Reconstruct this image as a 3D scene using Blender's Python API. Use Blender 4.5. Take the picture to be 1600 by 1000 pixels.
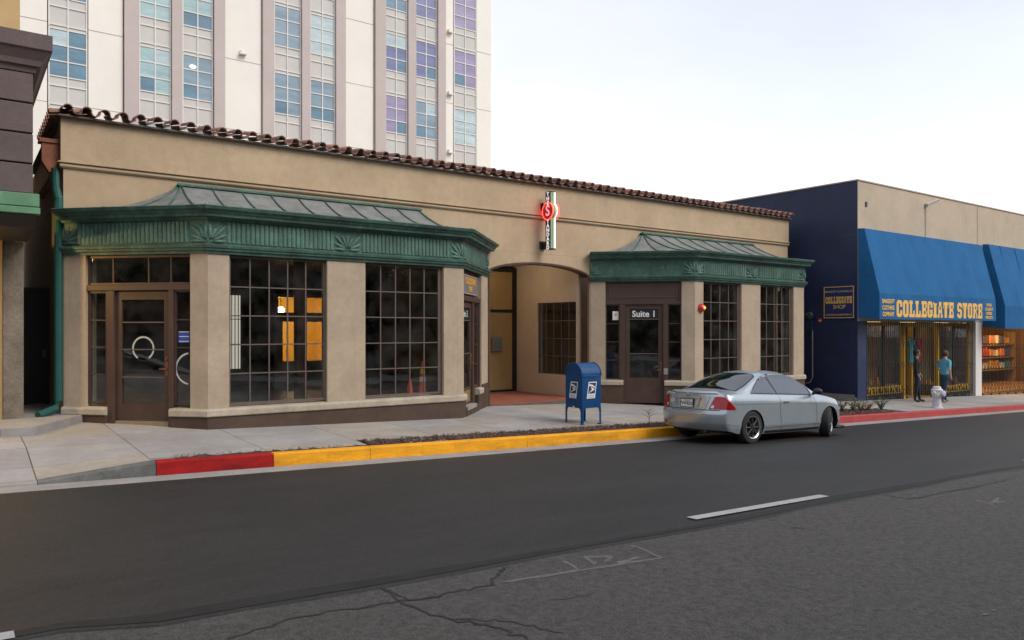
import bpy, bmesh, math, random
from mathutils import Vector, Matrix
from mathutils.bvhtree import BVHTree
random.seed(7)
R = math.radians
scene = bpy.context.scene
for o in list(bpy.data.objects): bpy.data.objects.remove(o)

# ------------------------------------------------------------------ camera
# facade runs along +X, depth is +Y, eye height is 2.0 (vertical lines kept upright with a small lens shift)
FPX, CXP, HY = 1197.0, 800.0, 516.0
YAW = math.atan2(1650.0, FPX)                 # angle between the view axis and the facade direction
CA, SA = math.cos(YAW), math.sin(YAW)
cam_d = bpy.data.cameras.new('camera'); cam = bpy.data.objects.new('camera', cam_d)
scene.collection.objects.link(cam); scene.camera = cam
cam_d.sensor_width = 36; cam_d.lens = FPX/1600*36; cam_d.shift_y = (HY-500)/1600
cam_d.clip_start = .1; cam_d.clip_end = 2000
cam.location = (0, 0, 2.0)
cam.rotation_euler = (R(90), 0, YAW - R(90))

# ------------------------------------------------------------------ sky, sun, exposure
SUN_AZ, SUN_EL = R(-66), R(42)                # azimuth measured from +X towards +Y
w = bpy.data.worlds.new('World'); scene.world = w; w.use_nodes = True
wn = w.node_tree; bg = wn.nodes['Background']
sky = wn.nodes.new('ShaderNodeTexSky'); sky.sky_type = 'NISHITA'; sky.sun_disc = False
sky.sun_elevation = SUN_EL; sky.sun_rotation = R(90) - SUN_AZ
sky.air_density = 1.0; sky.dust_density = 1.5; sky.ozone_density = 1.2; sky.altitude = 60
# thin bright overcast over the clear sky
tc = wn.nodes.new('ShaderNodeTexCoord'); mpw = wn.nodes.new('ShaderNodeMapping'); mpw.inputs['Scale'].default_value = (1, 1, 2.4); wn.links.new(tc.outputs['Generated'], mpw.inputs[0])
nzw = wn.nodes.new('ShaderNodeTexNoise'); nzw.inputs['Scale'].default_value = 1.5; nzw.inputs['Detail'].default_value = 5; nzw.inputs['Roughness'].default_value = .55; wn.links.new(mpw.outputs[0], nzw.inputs[0])
mrw = wn.nodes.new('ShaderNodeMapRange'); mrw.inputs[1].default_value = .3; mrw.inputs[2].default_value = .7; mrw.inputs[3].default_value = -.10; mrw.inputs[4].default_value = .10; wn.links.new(nzw.outputs[0], mrw.inputs[0])
mxw = wn.nodes.new('ShaderNodeMix'); mxw.data_type = 'RGBA'; sxw = wn.nodes.new('ShaderNodeSeparateXYZ'); wn.links.new(tc.outputs['Generated'], sxw.inputs[0])
elw = wn.nodes.new('ShaderNodeMapRange'); elw.inputs[1].default_value = .03; elw.inputs[2].default_value = .50; elw.inputs[3].default_value = 1.0; elw.inputs[4].default_value = .46; wn.links.new(sxw.outputs[2], elw.inputs[0])   # the veil thickens towards the horizon
adw = wn.nodes.new('ShaderNodeMath'); adw.operation = 'ADD'; adw.use_clamp = True; wn.links.new(elw.outputs[0], adw.inputs[0]); wn.links.new(mrw.outputs[0], adw.inputs[1]); wn.links.new(adw.outputs[0], mxw.inputs[0]); wn.links.new(sky.outputs[0], mxw.inputs[6]); mxw.inputs[7].default_value = (7.1, 7.12, 7.15, 1)
wn.links.new(mxw.outputs[2], bg.inputs[0]); bg.inputs[1].default_value = 0.13
sl = bpy.data.lights.new('sun', 'SUN'); sun = bpy.data.objects.new('sun', sl); scene.collection.objects.link(sun)
sl.energy = 1.5; sl.angle = R(30); sl.color = (1, .93, .85)
sd = Vector((math.cos(SUN_AZ)*math.cos(SUN_EL), math.sin(SUN_AZ)*math.cos(SUN_EL), math.sin(SUN_EL)))
sun.rotation_euler = sd.to_track_quat('Z', 'Y').to_euler(); sun.location = sd*60
vs = scene.view_settings; vs.view_transform = 'Standard'; vs.look = 'None'; vs.gamma = 1; vs.use_curve_mapping = False
vs.exposure = 0.45

# ------------------------------------------------------------------ helpers
COL = scene.collection
def pray(u, v):
    r = (u-CXP)/FPX
    return Vector((CA+SA*r, SA-CA*r, (HY-v)/FPX))
def on_y(u, v, Y):
    d = pray(u, v); return Vector((0,0,2)) + d*(Y/d.y)
def on_x(u, v, X):
    d = pray(u, v); return Vector((0,0,2)) + d*(X/d.x)

def side_z(X, Y):
    z = .045 - (.0285*(X-10) if X < 10 else .0305*(X-10)) + .02*(Y-11)
    k = min(1, max(0, (2.1-X)/1.3)); q = min(1, max(0, (12.75-Y)/1.68))
    return z - .15*k*q
def gutter_z(X): return -.135 - .029*(X-9.5)
def road_z(X, Y):
    if Y > 10.45: return gutter_z(X)
    if Y > 5.2: return gutter_z(X) + .015 + .02*(10.45-Y)
    return gutter_z(X) + .12 - .015*(5.2-Y)
def on_road(u, v):
    d = pray(u, v); lo = 1.0
    for i in range(60):
        p = Vector((0,0,2)) + d*lo
        lo += (p.z-road_z(p.x, p.y))*2.0
    return Vector((0,0,2)) + d*lo
def on_side(u, v):
    d = pray(u, v); lo = 6.0
    for i in range(80):
        p = Vector((0,0,2)) + d*lo
        lo += (p.z-side_z(p.x, p.y))*2.0
    return Vector((0,0,2)) + d*lo

class MB:
    def __init__(s, M=None):
        s.bm = bmesh.new(); s.M = M or Matrix.Identity(4)
    def v(s, p): return s.bm.verts.new(s.M @ Vector(p))
    def poly(s, pts):
        vs_ = [s.v(p) for p in pts]
        try: return s.bm.faces.new(vs_)
        except ValueError: return None
    def box(s, x0, x1, y0, y1, z0, z1, b=0):
        n0 = len(s.bm.verts)
        vs_ = [s.v((x, y, z)) for z in (z0, z1) for y in (y0, y1) for x in (x0, x1)]
        fs = []
        for q in ((0,1,3,2), (4,6,7,5), (0,4,5,1), (2,3,7,6), (0,2,6,4), (1,5,7,3)):
            fs.append(s.bm.faces.new([vs_[i] for i in q]))
        if b:
            es = list({e for f_ in fs for e in f_.edges})
            bmesh.ops.bevel(s.bm, geom=es, offset=b, segments=1, affect='EDGES')
    def prism(s, pts, axis, a0, a1):
        """extrude a 2D polygon along an axis ('x','y','z')"""
        def mk(p, a):
            return {'x': (a, p[0], p[1]), 'y': (p[0], a, p[1]), 'z': (p[0], p[1], a)}[axis]
        A = [s.v(mk(p, a0)) for p in pts]; B = [s.v(mk(p, a1)) for p in pts]
        n = len(pts)
        s.bm.faces.new(A[::-1]); s.bm.faces.new(B)
        for i in range(n): s.bm.faces.new((A[i], A[(i+1) % n], B[(i+1) % n], B[i]))
    def tube(s, pts, r, n=8, cap=True, closed=False):
        P = [Vector(p) for p in pts]; rings = []
        m = len(P)
        for i, p in enumerate(P):
            if closed: t = P[(i+1) % m]-P[i-1]
            else: t = P[min(i+1, m-1)]-P[max(i-1, 0)]
            t.normalize()
            up = Vector((0,0,1)) if abs(t.z) < .92 else Vector((1,0,0))
            a = t.cross(up).normalized(); b = a.cross(t)
            rr = r[i] if isinstance(r, (list, tuple)) else r
            rings.append([s.v(p + a*math.cos(k*2*math.pi/n)*rr + b*math.sin(k*2*math.pi/n)*rr) for k in range(n)])
        for i in range(m if closed else m-1):
            A, B = rings[i], rings[(i+1) % m]
            for k in range(n): s.bm.faces.new((A[k], A[(k+1) % n], B[(k+1) % n], B[k]))
        if cap and not closed: s.bm.faces.new(rings[0][::-1]); s.bm.faces.new(rings[-1])
    def lathe(s, prof, n=20, c=(0,0,0), axis='z', cap=True):
        """prof: list of (radius, height)"""
        c = Vector(c); rings = []
        for r_, h in prof:
            ring = []
            for k in range(n):
                a = 2*math.pi*k/n; x, y = r_*math.cos(a), r_*math.sin(a)
                q = {'z': (x, y, h), 'y': (x, h, y), 'x': (h, x, y)}[axis]
                ring.append(s.v(c+Vector(q)))
            rings.append(ring)
        for A, B in zip(rings, rings[1:]):
            for k in range(n): s.bm.faces.new((A[k], A[(k+1) % n], B[(k+1) % n], B[k]))
        if cap: s.bm.faces.new(rings[0][::-1]); s.bm.faces.new(rings[-1])
    def sphere(s, c, r, n=10, sc=(1,1,1)):
        m = s.M @ Matrix.Translation(c) @ Matrix.Diagonal((r*sc[0], r*sc[1], r*sc[2], 1))
        bmesh.ops.create_uvsphere(s.bm, u_segments=n, v_segments=max(6, n//2+2), radius=1, matrix=m)
    def grid(s, f, nu, nv):
        V = [[s.v(f(i/nu, j/nv)) for j in range(nv+1)] for i in range(nu+1)]
        for i in range(nu):
            for j in range(nv): s.bm.faces.new((V[i][j], V[i+1][j], V[i+1][j+1], V[i][j+1]))
    def sweep(s, path, prof):
        """sweep closed profile [(offset outward, z)] along a plan polyline with mitred corners; outward is to the right of travel"""
        P = [Vector((p[0], p[1])) for p in path]; m = len(P); rings = []
        nrm = []
        for i in range(m-1):
            e = (P[i+1]-P[i]).normalized(); nrm.append(Vector((e.y, -e.x)))
        for i in range(m):
            if i == 0: k = nrm[0]
            elif i == m-1: k = nrm[-1]
            else:
                k = (nrm[i-1]+nrm[i]); k = k/(k.dot(nrm[i]))
            rings.append([s.v((P[i].x+k.x*o, P[i].y+k.y*o, z)) for o, z in prof])
        n = len(prof)
        for A, B in zip(rings, rings[1:]):
            for k in range(n): s.bm.faces.new((A[k], A[(k+1) % n], B[(k+1) % n], B[k]))
        s.bm.faces.new(rings[0][::-1]); s.bm.faces.new(rings[-1])
    def mesh(s, name, mat, smooth=False, merge=0):
        if merge: bmesh.ops.remove_doubles(s.bm, verts=s.bm.verts, dist=merge)
        bmesh.ops.recalc_face_normals(s.bm, faces=s.bm.faces)
        me = bpy.data.meshes.new(name); s.bm.to_mesh(me); s.bm.free()
        for mm in (mat if isinstance(mat, (list, tuple)) else [mat]): me.materials.append(mm)
        if smooth:
            for p in me.polygons: p.use_smooth = True
        return me
def link(name, me, parent=None, loc=None, rot=None, keep=True, **props):
    o = bpy.data.objects.new(name, me); COL.objects.link(o)
    if loc is not None: o.location = loc
    if rot is not None: o.rotation_euler = rot
    if parent is not None:
        o.parent = parent
        if keep: o.matrix_parent_inverse = world_mat(parent).inverted()
    for k, v_ in props.items(): o[k] = v_
    return o
def world_mat(o):
    m = Matrix.LocRotScale(o.location, o.rotation_euler, o.scale)
    if o.parent: m = world_mat(o.parent) @ o.matrix_parent_inverse @ m
    return m
def add(name, mb, mat, parent=None, smooth=False, merge=0, keep=True, **props):
    return link(name, mb.mesh(name, mat, smooth, merge), parent, keep=keep, **props)
def thing(name, label, cat, loc=(0,0,0), rz=0, group=None):
    o = bpy.data.objects.new(name, None); COL.objects.link(o); o.empty_display_size = .2
    o.location = loc; o.rotation_euler = (0, 0, rz); o['label'] = label; o['category'] = cat
    if group: o['group'] = group
    return o
def copy_tree(o, parent=None):
    c = o.copy(); COL.objects.link(c)
    if parent: c.parent = parent
    for ch in [x for x in bpy.data.objects if x.parent == o]: copy_tree(ch, c)
    return c
def text_mesh(txt, size, mat, ext=.004, align='CENTER', xs=1.0, bold=0.0, spacing=1.0):
    cu = bpy.data.curves.new('t', 'FONT'); cu.body = txt; cu.size = size; cu.extrude = ext; cu.align_x = align; cu.align_y = 'CENTER'
    cu.offset = bold; cu.space_character = spacing; cu.resolution_u = 3
    ob = bpy.data.objects.new('t', cu); COL.objects.link(ob); ob.scale = (xs, 1, 1)
    dg = bpy.context.evaluated_depsgraph_get()
    me = bpy.data.meshes.new_from_object(ob.evaluated_get(dg))
    me.transform(Matrix.Diagonal((xs, 1, 1, 1)))
    bpy.data.objects.remove(ob); bpy.data.curves.remove(cu)
    me.materials.clear(); me.materials.append(mat); return me
def frame_mat(P, e, n):
    """matrix with local x along e (plan), local y along outward n, local z up, at P"""
    return Matrix(((e[0], n[0], 0, P[0]), (e[1], n[1], 0, P[1]), (0, 0, 1, P[2] if len(P) > 2 else 0), (0, 0, 0, 1)))
def put_text(name, txt, size, mat, parent, P, e, n, **k):
    """text standing upright on a wall: reads along e, faces n"""
    me = text_mesh(txt, size, mat, **k)
    M = Matrix(((e[0], 0, n[0], P[0]), (e[1], 0, n[1], P[1]), (0, 1, 0, P[2]), (0, 0, 0, 1)))
    me.transform(M)
    return link(name, me, parent)

# ------------------------------------------------------------------ materials
def new_mat(name):
    m = bpy.data.materials.new(name); m.use_nodes = True
    return m, m.node_tree, m.node_tree.nodes['Principled BSDF']
def mat(name, col, rough=.7, var=.12, scale=3.0, bump=0.0, bscale=40.0, metal=0.0, spec=.5, rnd=0.0, dirt=0.0, dirtcol=(.05,.045,.04), streak=0.0, coat=0.0, stretch=(1,1,1), spots=0.0, spotcol=(.3,.3,.3), spotscale=120):
    m, t, b = new_mat(name); N, L = t.nodes, t.links
    b.inputs['Roughness'].default_value = rough; b.inputs['Metallic'].default_value = metal
    b.inputs['Specular IOR Level'].default_value = spec
    if coat: b.inputs['Coat Weight'].default_value = coat; b.inputs['Coat Roughness'].default_value = .06
    geo = N.new('ShaderNodeNewGeometry')
    mp = N.new('ShaderNodeMapping'); mp.inputs['Scale'].default_value = stretch
    L.new(geo.outputs['Position'], mp.inputs['Vector'])
    def noise(sc, det=5, src=None, rough_=.6):
        n = N.new('ShaderNodeTexNoise'); n.inputs['Scale'].default_value = sc; n.inputs['Detail'].default_value = det
        n.inputs['Roughness'].default_value = rough_
        L.new((src or mp).outputs[0], n.inputs['Vector']); return n
    def ramp(fac, lo, hi, p0=.3, p1=.7):
        r = N.new('ShaderNodeMapRange'); r.inputs[1].default_value = p0; r.inputs[2].default_value = p1
        r.inputs[3].default_value = lo; r.inputs[4].default_value = hi; L.new(fac, r.inputs[0]); return r.outputs[0]
    def mul(a, c):
        x = N.new('ShaderNodeMix'); x.data_type = 'RGBA'; x.blend_type = 'MULTIPLY'; x.inputs[0].default_value = 1
        L.new(a, x.inputs[6]); L.new(c, x.inputs[7]); return x.outputs[2]
    rgb = N.new('ShaderNodeRGB'); rgb.outputs[0].default_value = (*col, 1); out = rgb.outputs[0]
    if var:
        n1 = noise(scale); out = mul(out, ramp(n1.outputs[0], 1-var, 1+var))
        n2 = noise(scale*6.3, 3); out = mul(out, ramp(n2.outputs[0], 1-var*.5, 1+var*.5))
    if rnd:
        oi = N.new('ShaderNodeObjectInfo'); out = mul(out, ramp(oi.outputs['Random'], 1-rnd, 1+rnd, 0, 1))
    def mixcol(a, c, fac):
        x = N.new('ShaderNodeMix'); x.data_type = 'RGBA'; L.new(fac, x.inputs[0]); L.new(a, x.inputs[6]); x.inputs[7].default_value = (*c, 1); return x.outputs[2]
    if streak:
        ms = N.new('ShaderNodeMapping'); ms.inputs['Scale'].default_value = (7, 7, .35); L.new(geo.outputs['Position'], ms.inputs['Vector'])
        n3 = noise(1.0, 6, ms); out = mixcol(out, dirtcol, ramp(n3.outputs[0], 0, streak, .55, .8))
    if dirt:
        n4 = noise(1.1, 8, None, .7); out = mixcol(out, dirtcol, ramp(n4.outputs[0], 0, dirt, .5, .75))
    if spots:
        n5 = N.new('ShaderNodeTexVoronoi'); n5.inputs['Scale'].default_value = spotscale; L.new(mp.outputs[0], n5.inputs['Vector'])
        out = mixcol(out, spotcol, ramp(n5.outputs['Distance'], spots, 0, .12, .34))
    L.new(out, b.inputs['Base Color'])
    if bump:
        n6 = noise(bscale, 4); bp = N.new('ShaderNodeBump'); bp.inputs['Strength'].default_value = bump; bp.inputs['Distance'].default_value = .02
        L.new(n6.outputs[0], bp.inputs['Height']); L.new(bp.outputs[0], b.inputs['Normal'])
        rr = ramp(n6.outputs[0], max(0, rough-.08), min(1, rough+.08)); L.new(rr, b.inputs['Roughness'])
    return m
def emit(name, col, st):
    m, t, b = new_mat(name); b.inputs['Base Color'].default_value = (*[c*.6 for c in col], 1)
    b.inputs['Emission Color'].default_value = (*col, 1); b.inputs['Emission Strength'].default_value = st; return m
def glass(name, tint=(.75,.78,.78), refl=.09, rough=.0, dirt=.05):
    m, t, b = new_mat(name); N, L = t.nodes, t.links; N.remove(b)
    out = N['Material Output']; tr = N.new('ShaderNodeBsdfTransparent'); tr.inputs[0].default_value = (*tint, 1)
    gl = N.new('ShaderNodeBsdfGlossy'); gl.inputs['Roughness'].default_value = rough; gl.inputs[0].default_value = (.95,.97,1,1)
    lw = N.new('ShaderNodeLayerWeight'); lw.inputs[0].default_value = .28
    mr = N.new('ShaderNodeMapRange'); mr.inputs[3].default_value = refl; mr.inputs[4].default_value = 1.0
    pw = N.new('ShaderNodeMath'); pw.operation = 'POWER'; pw.inputs[1].default_value = 3.0
    L.new(lw.outputs['Facing'], pw.inputs[0]); L.new(pw.outputs[0], mr.inputs[0])
    geo = N.new('ShaderNodeNewGeometry'); nz = N.new('ShaderNodeTexNoise'); nz.inputs['Scale'].default_value = 1.7; nz.inputs['Detail'].default_value = 3
    L.new(geo.outputs['Position'], nz.inputs['Vector'])
    bp = N.new('ShaderNodeBump'); bp.inputs['Strength'].default_value = .06; bp.inputs['Distance'].default_value = .02
    L.new(nz.outputs[0], bp.inputs['Height']); L.new(bp.outputs[0], gl.inputs['Normal'])
    mx = N.new('ShaderNodeMixShader'); L.new(mr.outputs[0], mx.inputs[0]); L.new(tr.outputs[0], mx.inputs[1]); L.new(gl.outputs[0], mx.inputs[2])
    df = N.new('ShaderNodeBsdfDiffuse'); df.inputs[0].default_value = (.5,.5,.48,1)
    n2 = N.new('ShaderNodeTexNoise'); n2.inputs['Scale'].default_value = 3; n2.inputs['Detail'].default_value = 7; L.new(geo.outputs['Position'], n2.inputs['Vector'])
    m2 = N.new('ShaderNodeMapRange'); m2.inputs[1].default_value = .4; m2.inputs[2].default_value = .8; m2.inputs[4].default_value = dirt; L.new(n2.outputs[0], m2.inputs[0])
    mx2 = N.new('ShaderNodeMixShader'); L.new(m2.outputs[0], mx2.inputs[0]); L.new(mx.outputs[0], mx2.inputs[1]); L.new(df.outputs[0], mx2.inputs[2])
    L.new(mx2.outputs[0], out.inputs[0]); return m

M_stucco = mat('stucco', (.46,.345,.225), .9, .10, 1.1, .35, 55, streak=.16, dirtcol=(.25,.19,.13))
M_pillar = mat('pillar_stucco', (.41,.325,.235), .9, .12, 1.6, .35, 60, streak=.2, dirtcol=(.22,.17,.13))
M_sill = mat('sill_concrete', (.40,.345,.265), .85, .18, 3, .4, 45, dirt=.35, dirtcol=(.2,.17,.14))
M_plinth = mat('plinth_brown', (.078,.050,.036), .7, .18, 2, .25, 40, dirt=.35, dirtcol=(.12,.09,.07), spec=.3)
M_brown = mat('brown_paint', (.073,.043,.032), .5, .14, 3, .1, 60, spec=.35)
M_steel = mat('window_steel', (.115,.085,.072), .5, .12, 5)
M_verd = mat('verdigris', (.046,.112,.086), .6, .42, 2.6, .3, 30, dirt=.85, dirtcol=(.040,.050,.047), streak=.5, spots=.35, spotcol=(.13,.23,.19), spotscale=6)
M_verdl = mat('verdigris_light', (.075,.158,.122), .6, .38, 3, .3, 30, dirt=.6, dirtcol=(.055,.07,.062), streak=.45)
M_lead = mat('roof_lead', (.185,.19,.182), .65, .28, 3, .35, 25, dirt=.5, dirtcol=(.09,.115,.10), streak=.4)
M_tile = mat('clay_tile', (.29,.155,.115), .85, .2, 6, .3, 50, rnd=.35, dirt=.5, dirtcol=(.20,.17,.15))
M_rust = mat('rust_leader', (.22,.072,.035), .7, .25, 5, .2, 40)
M_pipe = mat('downspout_green', (.012,.085,.072), .45, .12, 3)
M_dark = mat('interior_dark', (.045,.035,.03), .9, .1, 1)
M_intfloor = mat('interior_floor', (.16,.15,.14), .5, .15, 1)
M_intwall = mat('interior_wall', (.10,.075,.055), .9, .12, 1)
M_pass = mat('passage_plaster', (.54,.43,.31), .9, .07, 1.2, .2, 60)
M_terra = mat('terracotta_floor', (.26,.085,.055), .6, .15, 4, .15, 40, rnd=.12)
M_ochre = mat('ochre_door', (.32,.21,.09), .5, .08, 2)
M_black = mat('black_metal', (.012,.012,.013), .45, .1, 4)
M_glass = glass('window_glass', refl=.10)
M_glassd = glass('door_glass', tint=(.6,.62,.62), refl=.11)
M_white = mat('white_paint', (.75,.74,.72), .5, .06, 4)
M_asph = mat('asphalt_new', (.0185,.018,.0182), .60, .32, 1.2, .55, 150, dirt=.45, dirtcol=(.032,.031,.031), spots=.5, spotcol=(.075,.073,.07), spotscale=75, stretch=(.22,1,1), spec=.35)
M_seal = mat('asphalt_sealed_edge', (.0165,.0163,.017), .66, .3, 3, .4, 120, spec=.28)
M_asphold = mat('asphalt_old', (.056,.052,.049), .85, .45, 17, 1.0, 60, dirt=.4, dirtcol=(.038,.036,.034), spots=.6, spotcol=(.17,.16,.15), spotscale=58)
M_conc = mat('sidewalk_concrete', (.285,.272,.265), .88, .15, 1.3, .35, 60, rnd=.15, dirt=.5, dirtcol=(.21,.195,.185))
M_conc2 = mat('sidewalk_concrete_tan', (.32,.285,.245), .88, .15, 1.6, .35, 60, rnd=.12, dirt=.5, dirtcol=(.22,.195,.17))
M_concd = mat('gutter_concrete', (.28,.26,.245), .88, .15, 2, .35, 50, dirt=.5, dirtcol=(.17,.16,.15))
M_concold = mat('old_kerb_concrete', (.13,.13,.125), .9, .3, 4, .5, 40, dirt=.5, dirtcol=(.06,.06,.06))
M_joint = mat('joint_dark', (.10,.09,.085), .95, .2, 8)
M_red = mat('kerb_red', (.31,.010,.010), .75, .2, 4, .3, 40, dirt=.85, dirtcol=(.055,.008,.008), spec=.2, stretch=(.7,1,2.5))
M_redr = mat('kerb_red_faded', (.36,.04,.038), .65, .16, 4, .3, 40, dirt=.5, dirtcol=(.20,.05,.045))
M_yel = mat('kerb_yellow', (.74,.33,.012), .65, .18, 4, .3, 40, dirt=.75, dirtcol=(.30,.125,.012), streak=.3, spec=.25, stretch=(.6,1,2.5))
M_mulch = mat('mulch', (.055,.035,.028), .95, .5, 14, 1.0, 60)
M_line = mat('road_paint', (.34,.34,.335), .7, .12, 9, .2, 80, dirt=.5, dirtcol=(.28,.28,.28))
M_faint = mat('worn_road_paint', (.105,.10,.096), .85, .3, 14, .3, 90)
M_crack = mat('crack_tar', (.018,.017,.017), .8, .2, 9)
# ------------------------------------------------------------------ the ground, road and pavements
def sheet(name, x0, x1, ys, zf, mat_, step=2.0, parent=None, dz=0.0, **props):
    mb = MB(); nx = max(1, int((x1-x0)/step))
    V = [[mb.v((x0+(x1-x0)*i/nx, y, zf(x0+(x1-x0)*i/nx, y)+dz)) for y in ys] for i in range(nx+1)]
    for i in range(nx):
        for j in range(len(ys)-1): mb.bm.faces.new((V[i][j], V[i+1][j], V[i+1][j+1], V[i][j+1]))
    return add(name, mb, mat_, parent, **props)
M_ground = mat('ground_earth', (.10,.09,.075), .95, .2, .5)
sheet('ground', -500, 500, (-500, -40, -6, 11, 20, 60, 500), lambda x, y: gutter_z(max(-60, min(70, x)))-.35, M_ground, 20, kind='structure')
road = sheet('road', -60, 90, (-1.2, 0, 1.2, 2.6, 4, 5.2, 5.7), road_z, M_asphold, 2.5, dz=-.012, kind='structure')
# the newer overlay ends in a ragged edge near the middle of the street
mb = MB(); prev = None; nx = 300
for i in range(nx+1):
    x = -60+150*i/nx
    ye = 4.95 + .02*math.sin(x*1.7) + .025*math.sin(x*.63+1) + random.uniform(-.02, .02) + (.18 if x < 1 else 0)
    row = [mb.v((x, y, road_z(x, y)+(.0 if k else -.013))) for k, y in enumerate((ye-.012, ye, 6.5, 8, 9.5, 10.45))]
    if prev:
        for k in range(5): mb.bm.faces.new((prev[k], row[k], row[k+1], prev[k+1]))
    prev = row
add('new_asphalt', mb, M_asph, road)
mb = MB(); prev = None                                 # darker sealed band along the overlay's edge
for i in range(nx+1):
    x = -60+150*i/nx; w_ = .16+.03*math.sin(x*.9)+random.uniform(-.03, .03)
    ye = 5.03 + .02*math.sin(x*1.7) + .025*math.sin(x*.63+1) + (.18 if x < 1 else 0)
    row = [mb.v((x, y, road_z(x, y)+.002)) for y in (ye-.05, ye+w_-.08)]
    if prev: mb.bm.faces.new((prev[0], row[0], row[1], prev[1]))
    prev = row
add('sealed_edge', mb, M_seal, road)
for (x0, x1) in ((-15.9,-13.5), (-7.8,-5.4), (-2.15,.27), (6.05,8.42), (14.25,16.6), (22.3,24.7), (30.4,32.8), (38.5,40.9)):
    mb = MB(); mb.poly([(x, y, road_z(x, y)+.006) for x, y in ((x0,5.17), (x1,5.17), (x1,5.30), (x0,5.30))])
    add('lane_dash', mb, M_line, road)
def strip(name, pix, wd, mat_, jit=.03, dz=-.008, sub=7):
    P = [on_road(*p) for p in pix]; Q = []
    for a, b in zip(P, P[1:]):
        for k in range(sub):
            t = k/sub; q = a.lerp(b, t); q.x += random.uniform(-jit, jit); q.y += random.uniform(-jit, jit); Q.append(q)
    Q.append(P[-1]); mb = MB(); pv = None
    for i, q in enumerate(Q):
        t = (Q[min(i+1, len(Q)-1)]-Q[max(i-1, 0)]); t.z = 0; t.normalize(); n = Vector((-t.y, t.x, 0))*wd*random.uniform(.5, 1.3)*(.4 if i in (0, len(Q)-1) else 1)
        row = []
        for s_ in (-1, 1):
            c = q+n*s_; row.append(mb.v((c.x, c.y, road_z(c.x, c.y)+dz)))
        if pv: mb.bm.faces.new((pv[0], row[0], row[1], pv[1]))
        pv = row
    add(name, mb, mat_, road)
for pix, wd in (([(596,915),(640,945),(705,966),(765,976),(825,996)], .013), ([(330,1004),(450,966),(600,940),(700,926),(772,910),(778,893),(795,884)], .011),
                ([(700,926),(640,938),(596,915)], .006), ([(705,966),(800,968),(880,986)], .008), ([(1362,767),(1420,779),(1540,757),(1572,748)], .012), ([(1230,822),(1275,826)], .007),
                ([(860,935),(930,925)], .004)):
    strip('asphalt_crack', pix, wd, M_crack)
for pix in ([(783,908),(900,890),(1033,870)], [(1033,870),(1005,856),(985,850)], [(905,888),(880,874)], [(930,880),(915,868),(955,868),(945,876)], [(965,878),(1000,868)], [(1525,780),(1545,786),(1570,782)], [(1560,776),(1548,788)]):
    strip('worn_paint_mark', pix, .022, M_faint, .006, -.009)
# a rough patch set into the road and two pale scuffs
mb = MB(); mb.poly([tuple(on_road(u, v)+Vector((0,0,-.0105))) for u, v in ((1372,766),(1424,777),(1560,752),(1590,741),(1478,746))]); add('road_patch', mb, M_asphold, road)
for u, v in ((1553,952), (1540,958), (1490,812)):
    p = on_road(u, v); mb = MB()
    mb.poly([(p.x+.03*math.cos(a*.9)*(1+.3*math.sin(3*a)), p.y+.016*math.sin(a*.9)*(1+.2*math.cos(2*a)), road_z(p.x, p.y)-.006) for a in range(7)]); add('pale_scuff', mb, M_faint, road)

sheet('gutter', -60, 90, (10.44, 10.9), lambda x, y: gutter_z(x)+.014-.02*(y-10.44), M_concd, 3, kind='structure', dz=.003)
# kerb: painted and bare sections, each a stone of its own
YK = 10.9
kerb = sheet('kerb', -60, 90, (YK+.03, YK+.14), lambda x, y: gutter_z(x)-.03, M_concold, 4, kind='structure')
def kerb_top(x): return side_z(x, 11.07)+.004
def kerb_sec(x0, x1, m_, n=4):
    mb = MB(); rings = []; g = .004
    for i in range(n+1):
        x = x0+g+(x1-x0-2*g)*i/n; zt = kerb_top(x); zb = gutter_z(x)-.05
        rings.append([mb.v((x, y, z)) for y, z in ((YK, zb), (YK+.015, zt-.022), (YK+.024, zt-.007), (YK+.042, zt), (YK+.165, zt), (YK+.165, zb))])
    for A, B in zip(rings, rings[1:]):
        for k in range(6): mb.bm.faces.new((A[k], A[(k+1) % 6], B[(k+1) % 6], B[k]))
    mb.bm.faces.new(rings[0][::-1]); mb.bm.faces.new(rings[-1])
    add('kerb_section', mb, m_, kerb)
for x0, x1, m_ in ((-9,-5,M_concd), (-5,-1.2,M_concd), (-1.2,.8,M_concd), (.8,2.13,M_concold), (2.13,3.69,M_red), (3.69,5.2,M_yel), (5.2,8.25,M_yel), (8.25,11.3,M_yel), (11.3,14.2,M_yel),
                   (14.2,17.2,M_redr), (17.2,20.9,M_redr), (20.9,23.5,M_redr), (23.5,26.6,M_redr), (26.6,29.7,M_redr), (29.7,32.8,M_redr), (32.8,36,M_redr), (36,40,M_redr)):
    kerb_sec(x0, x1, m_)
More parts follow.
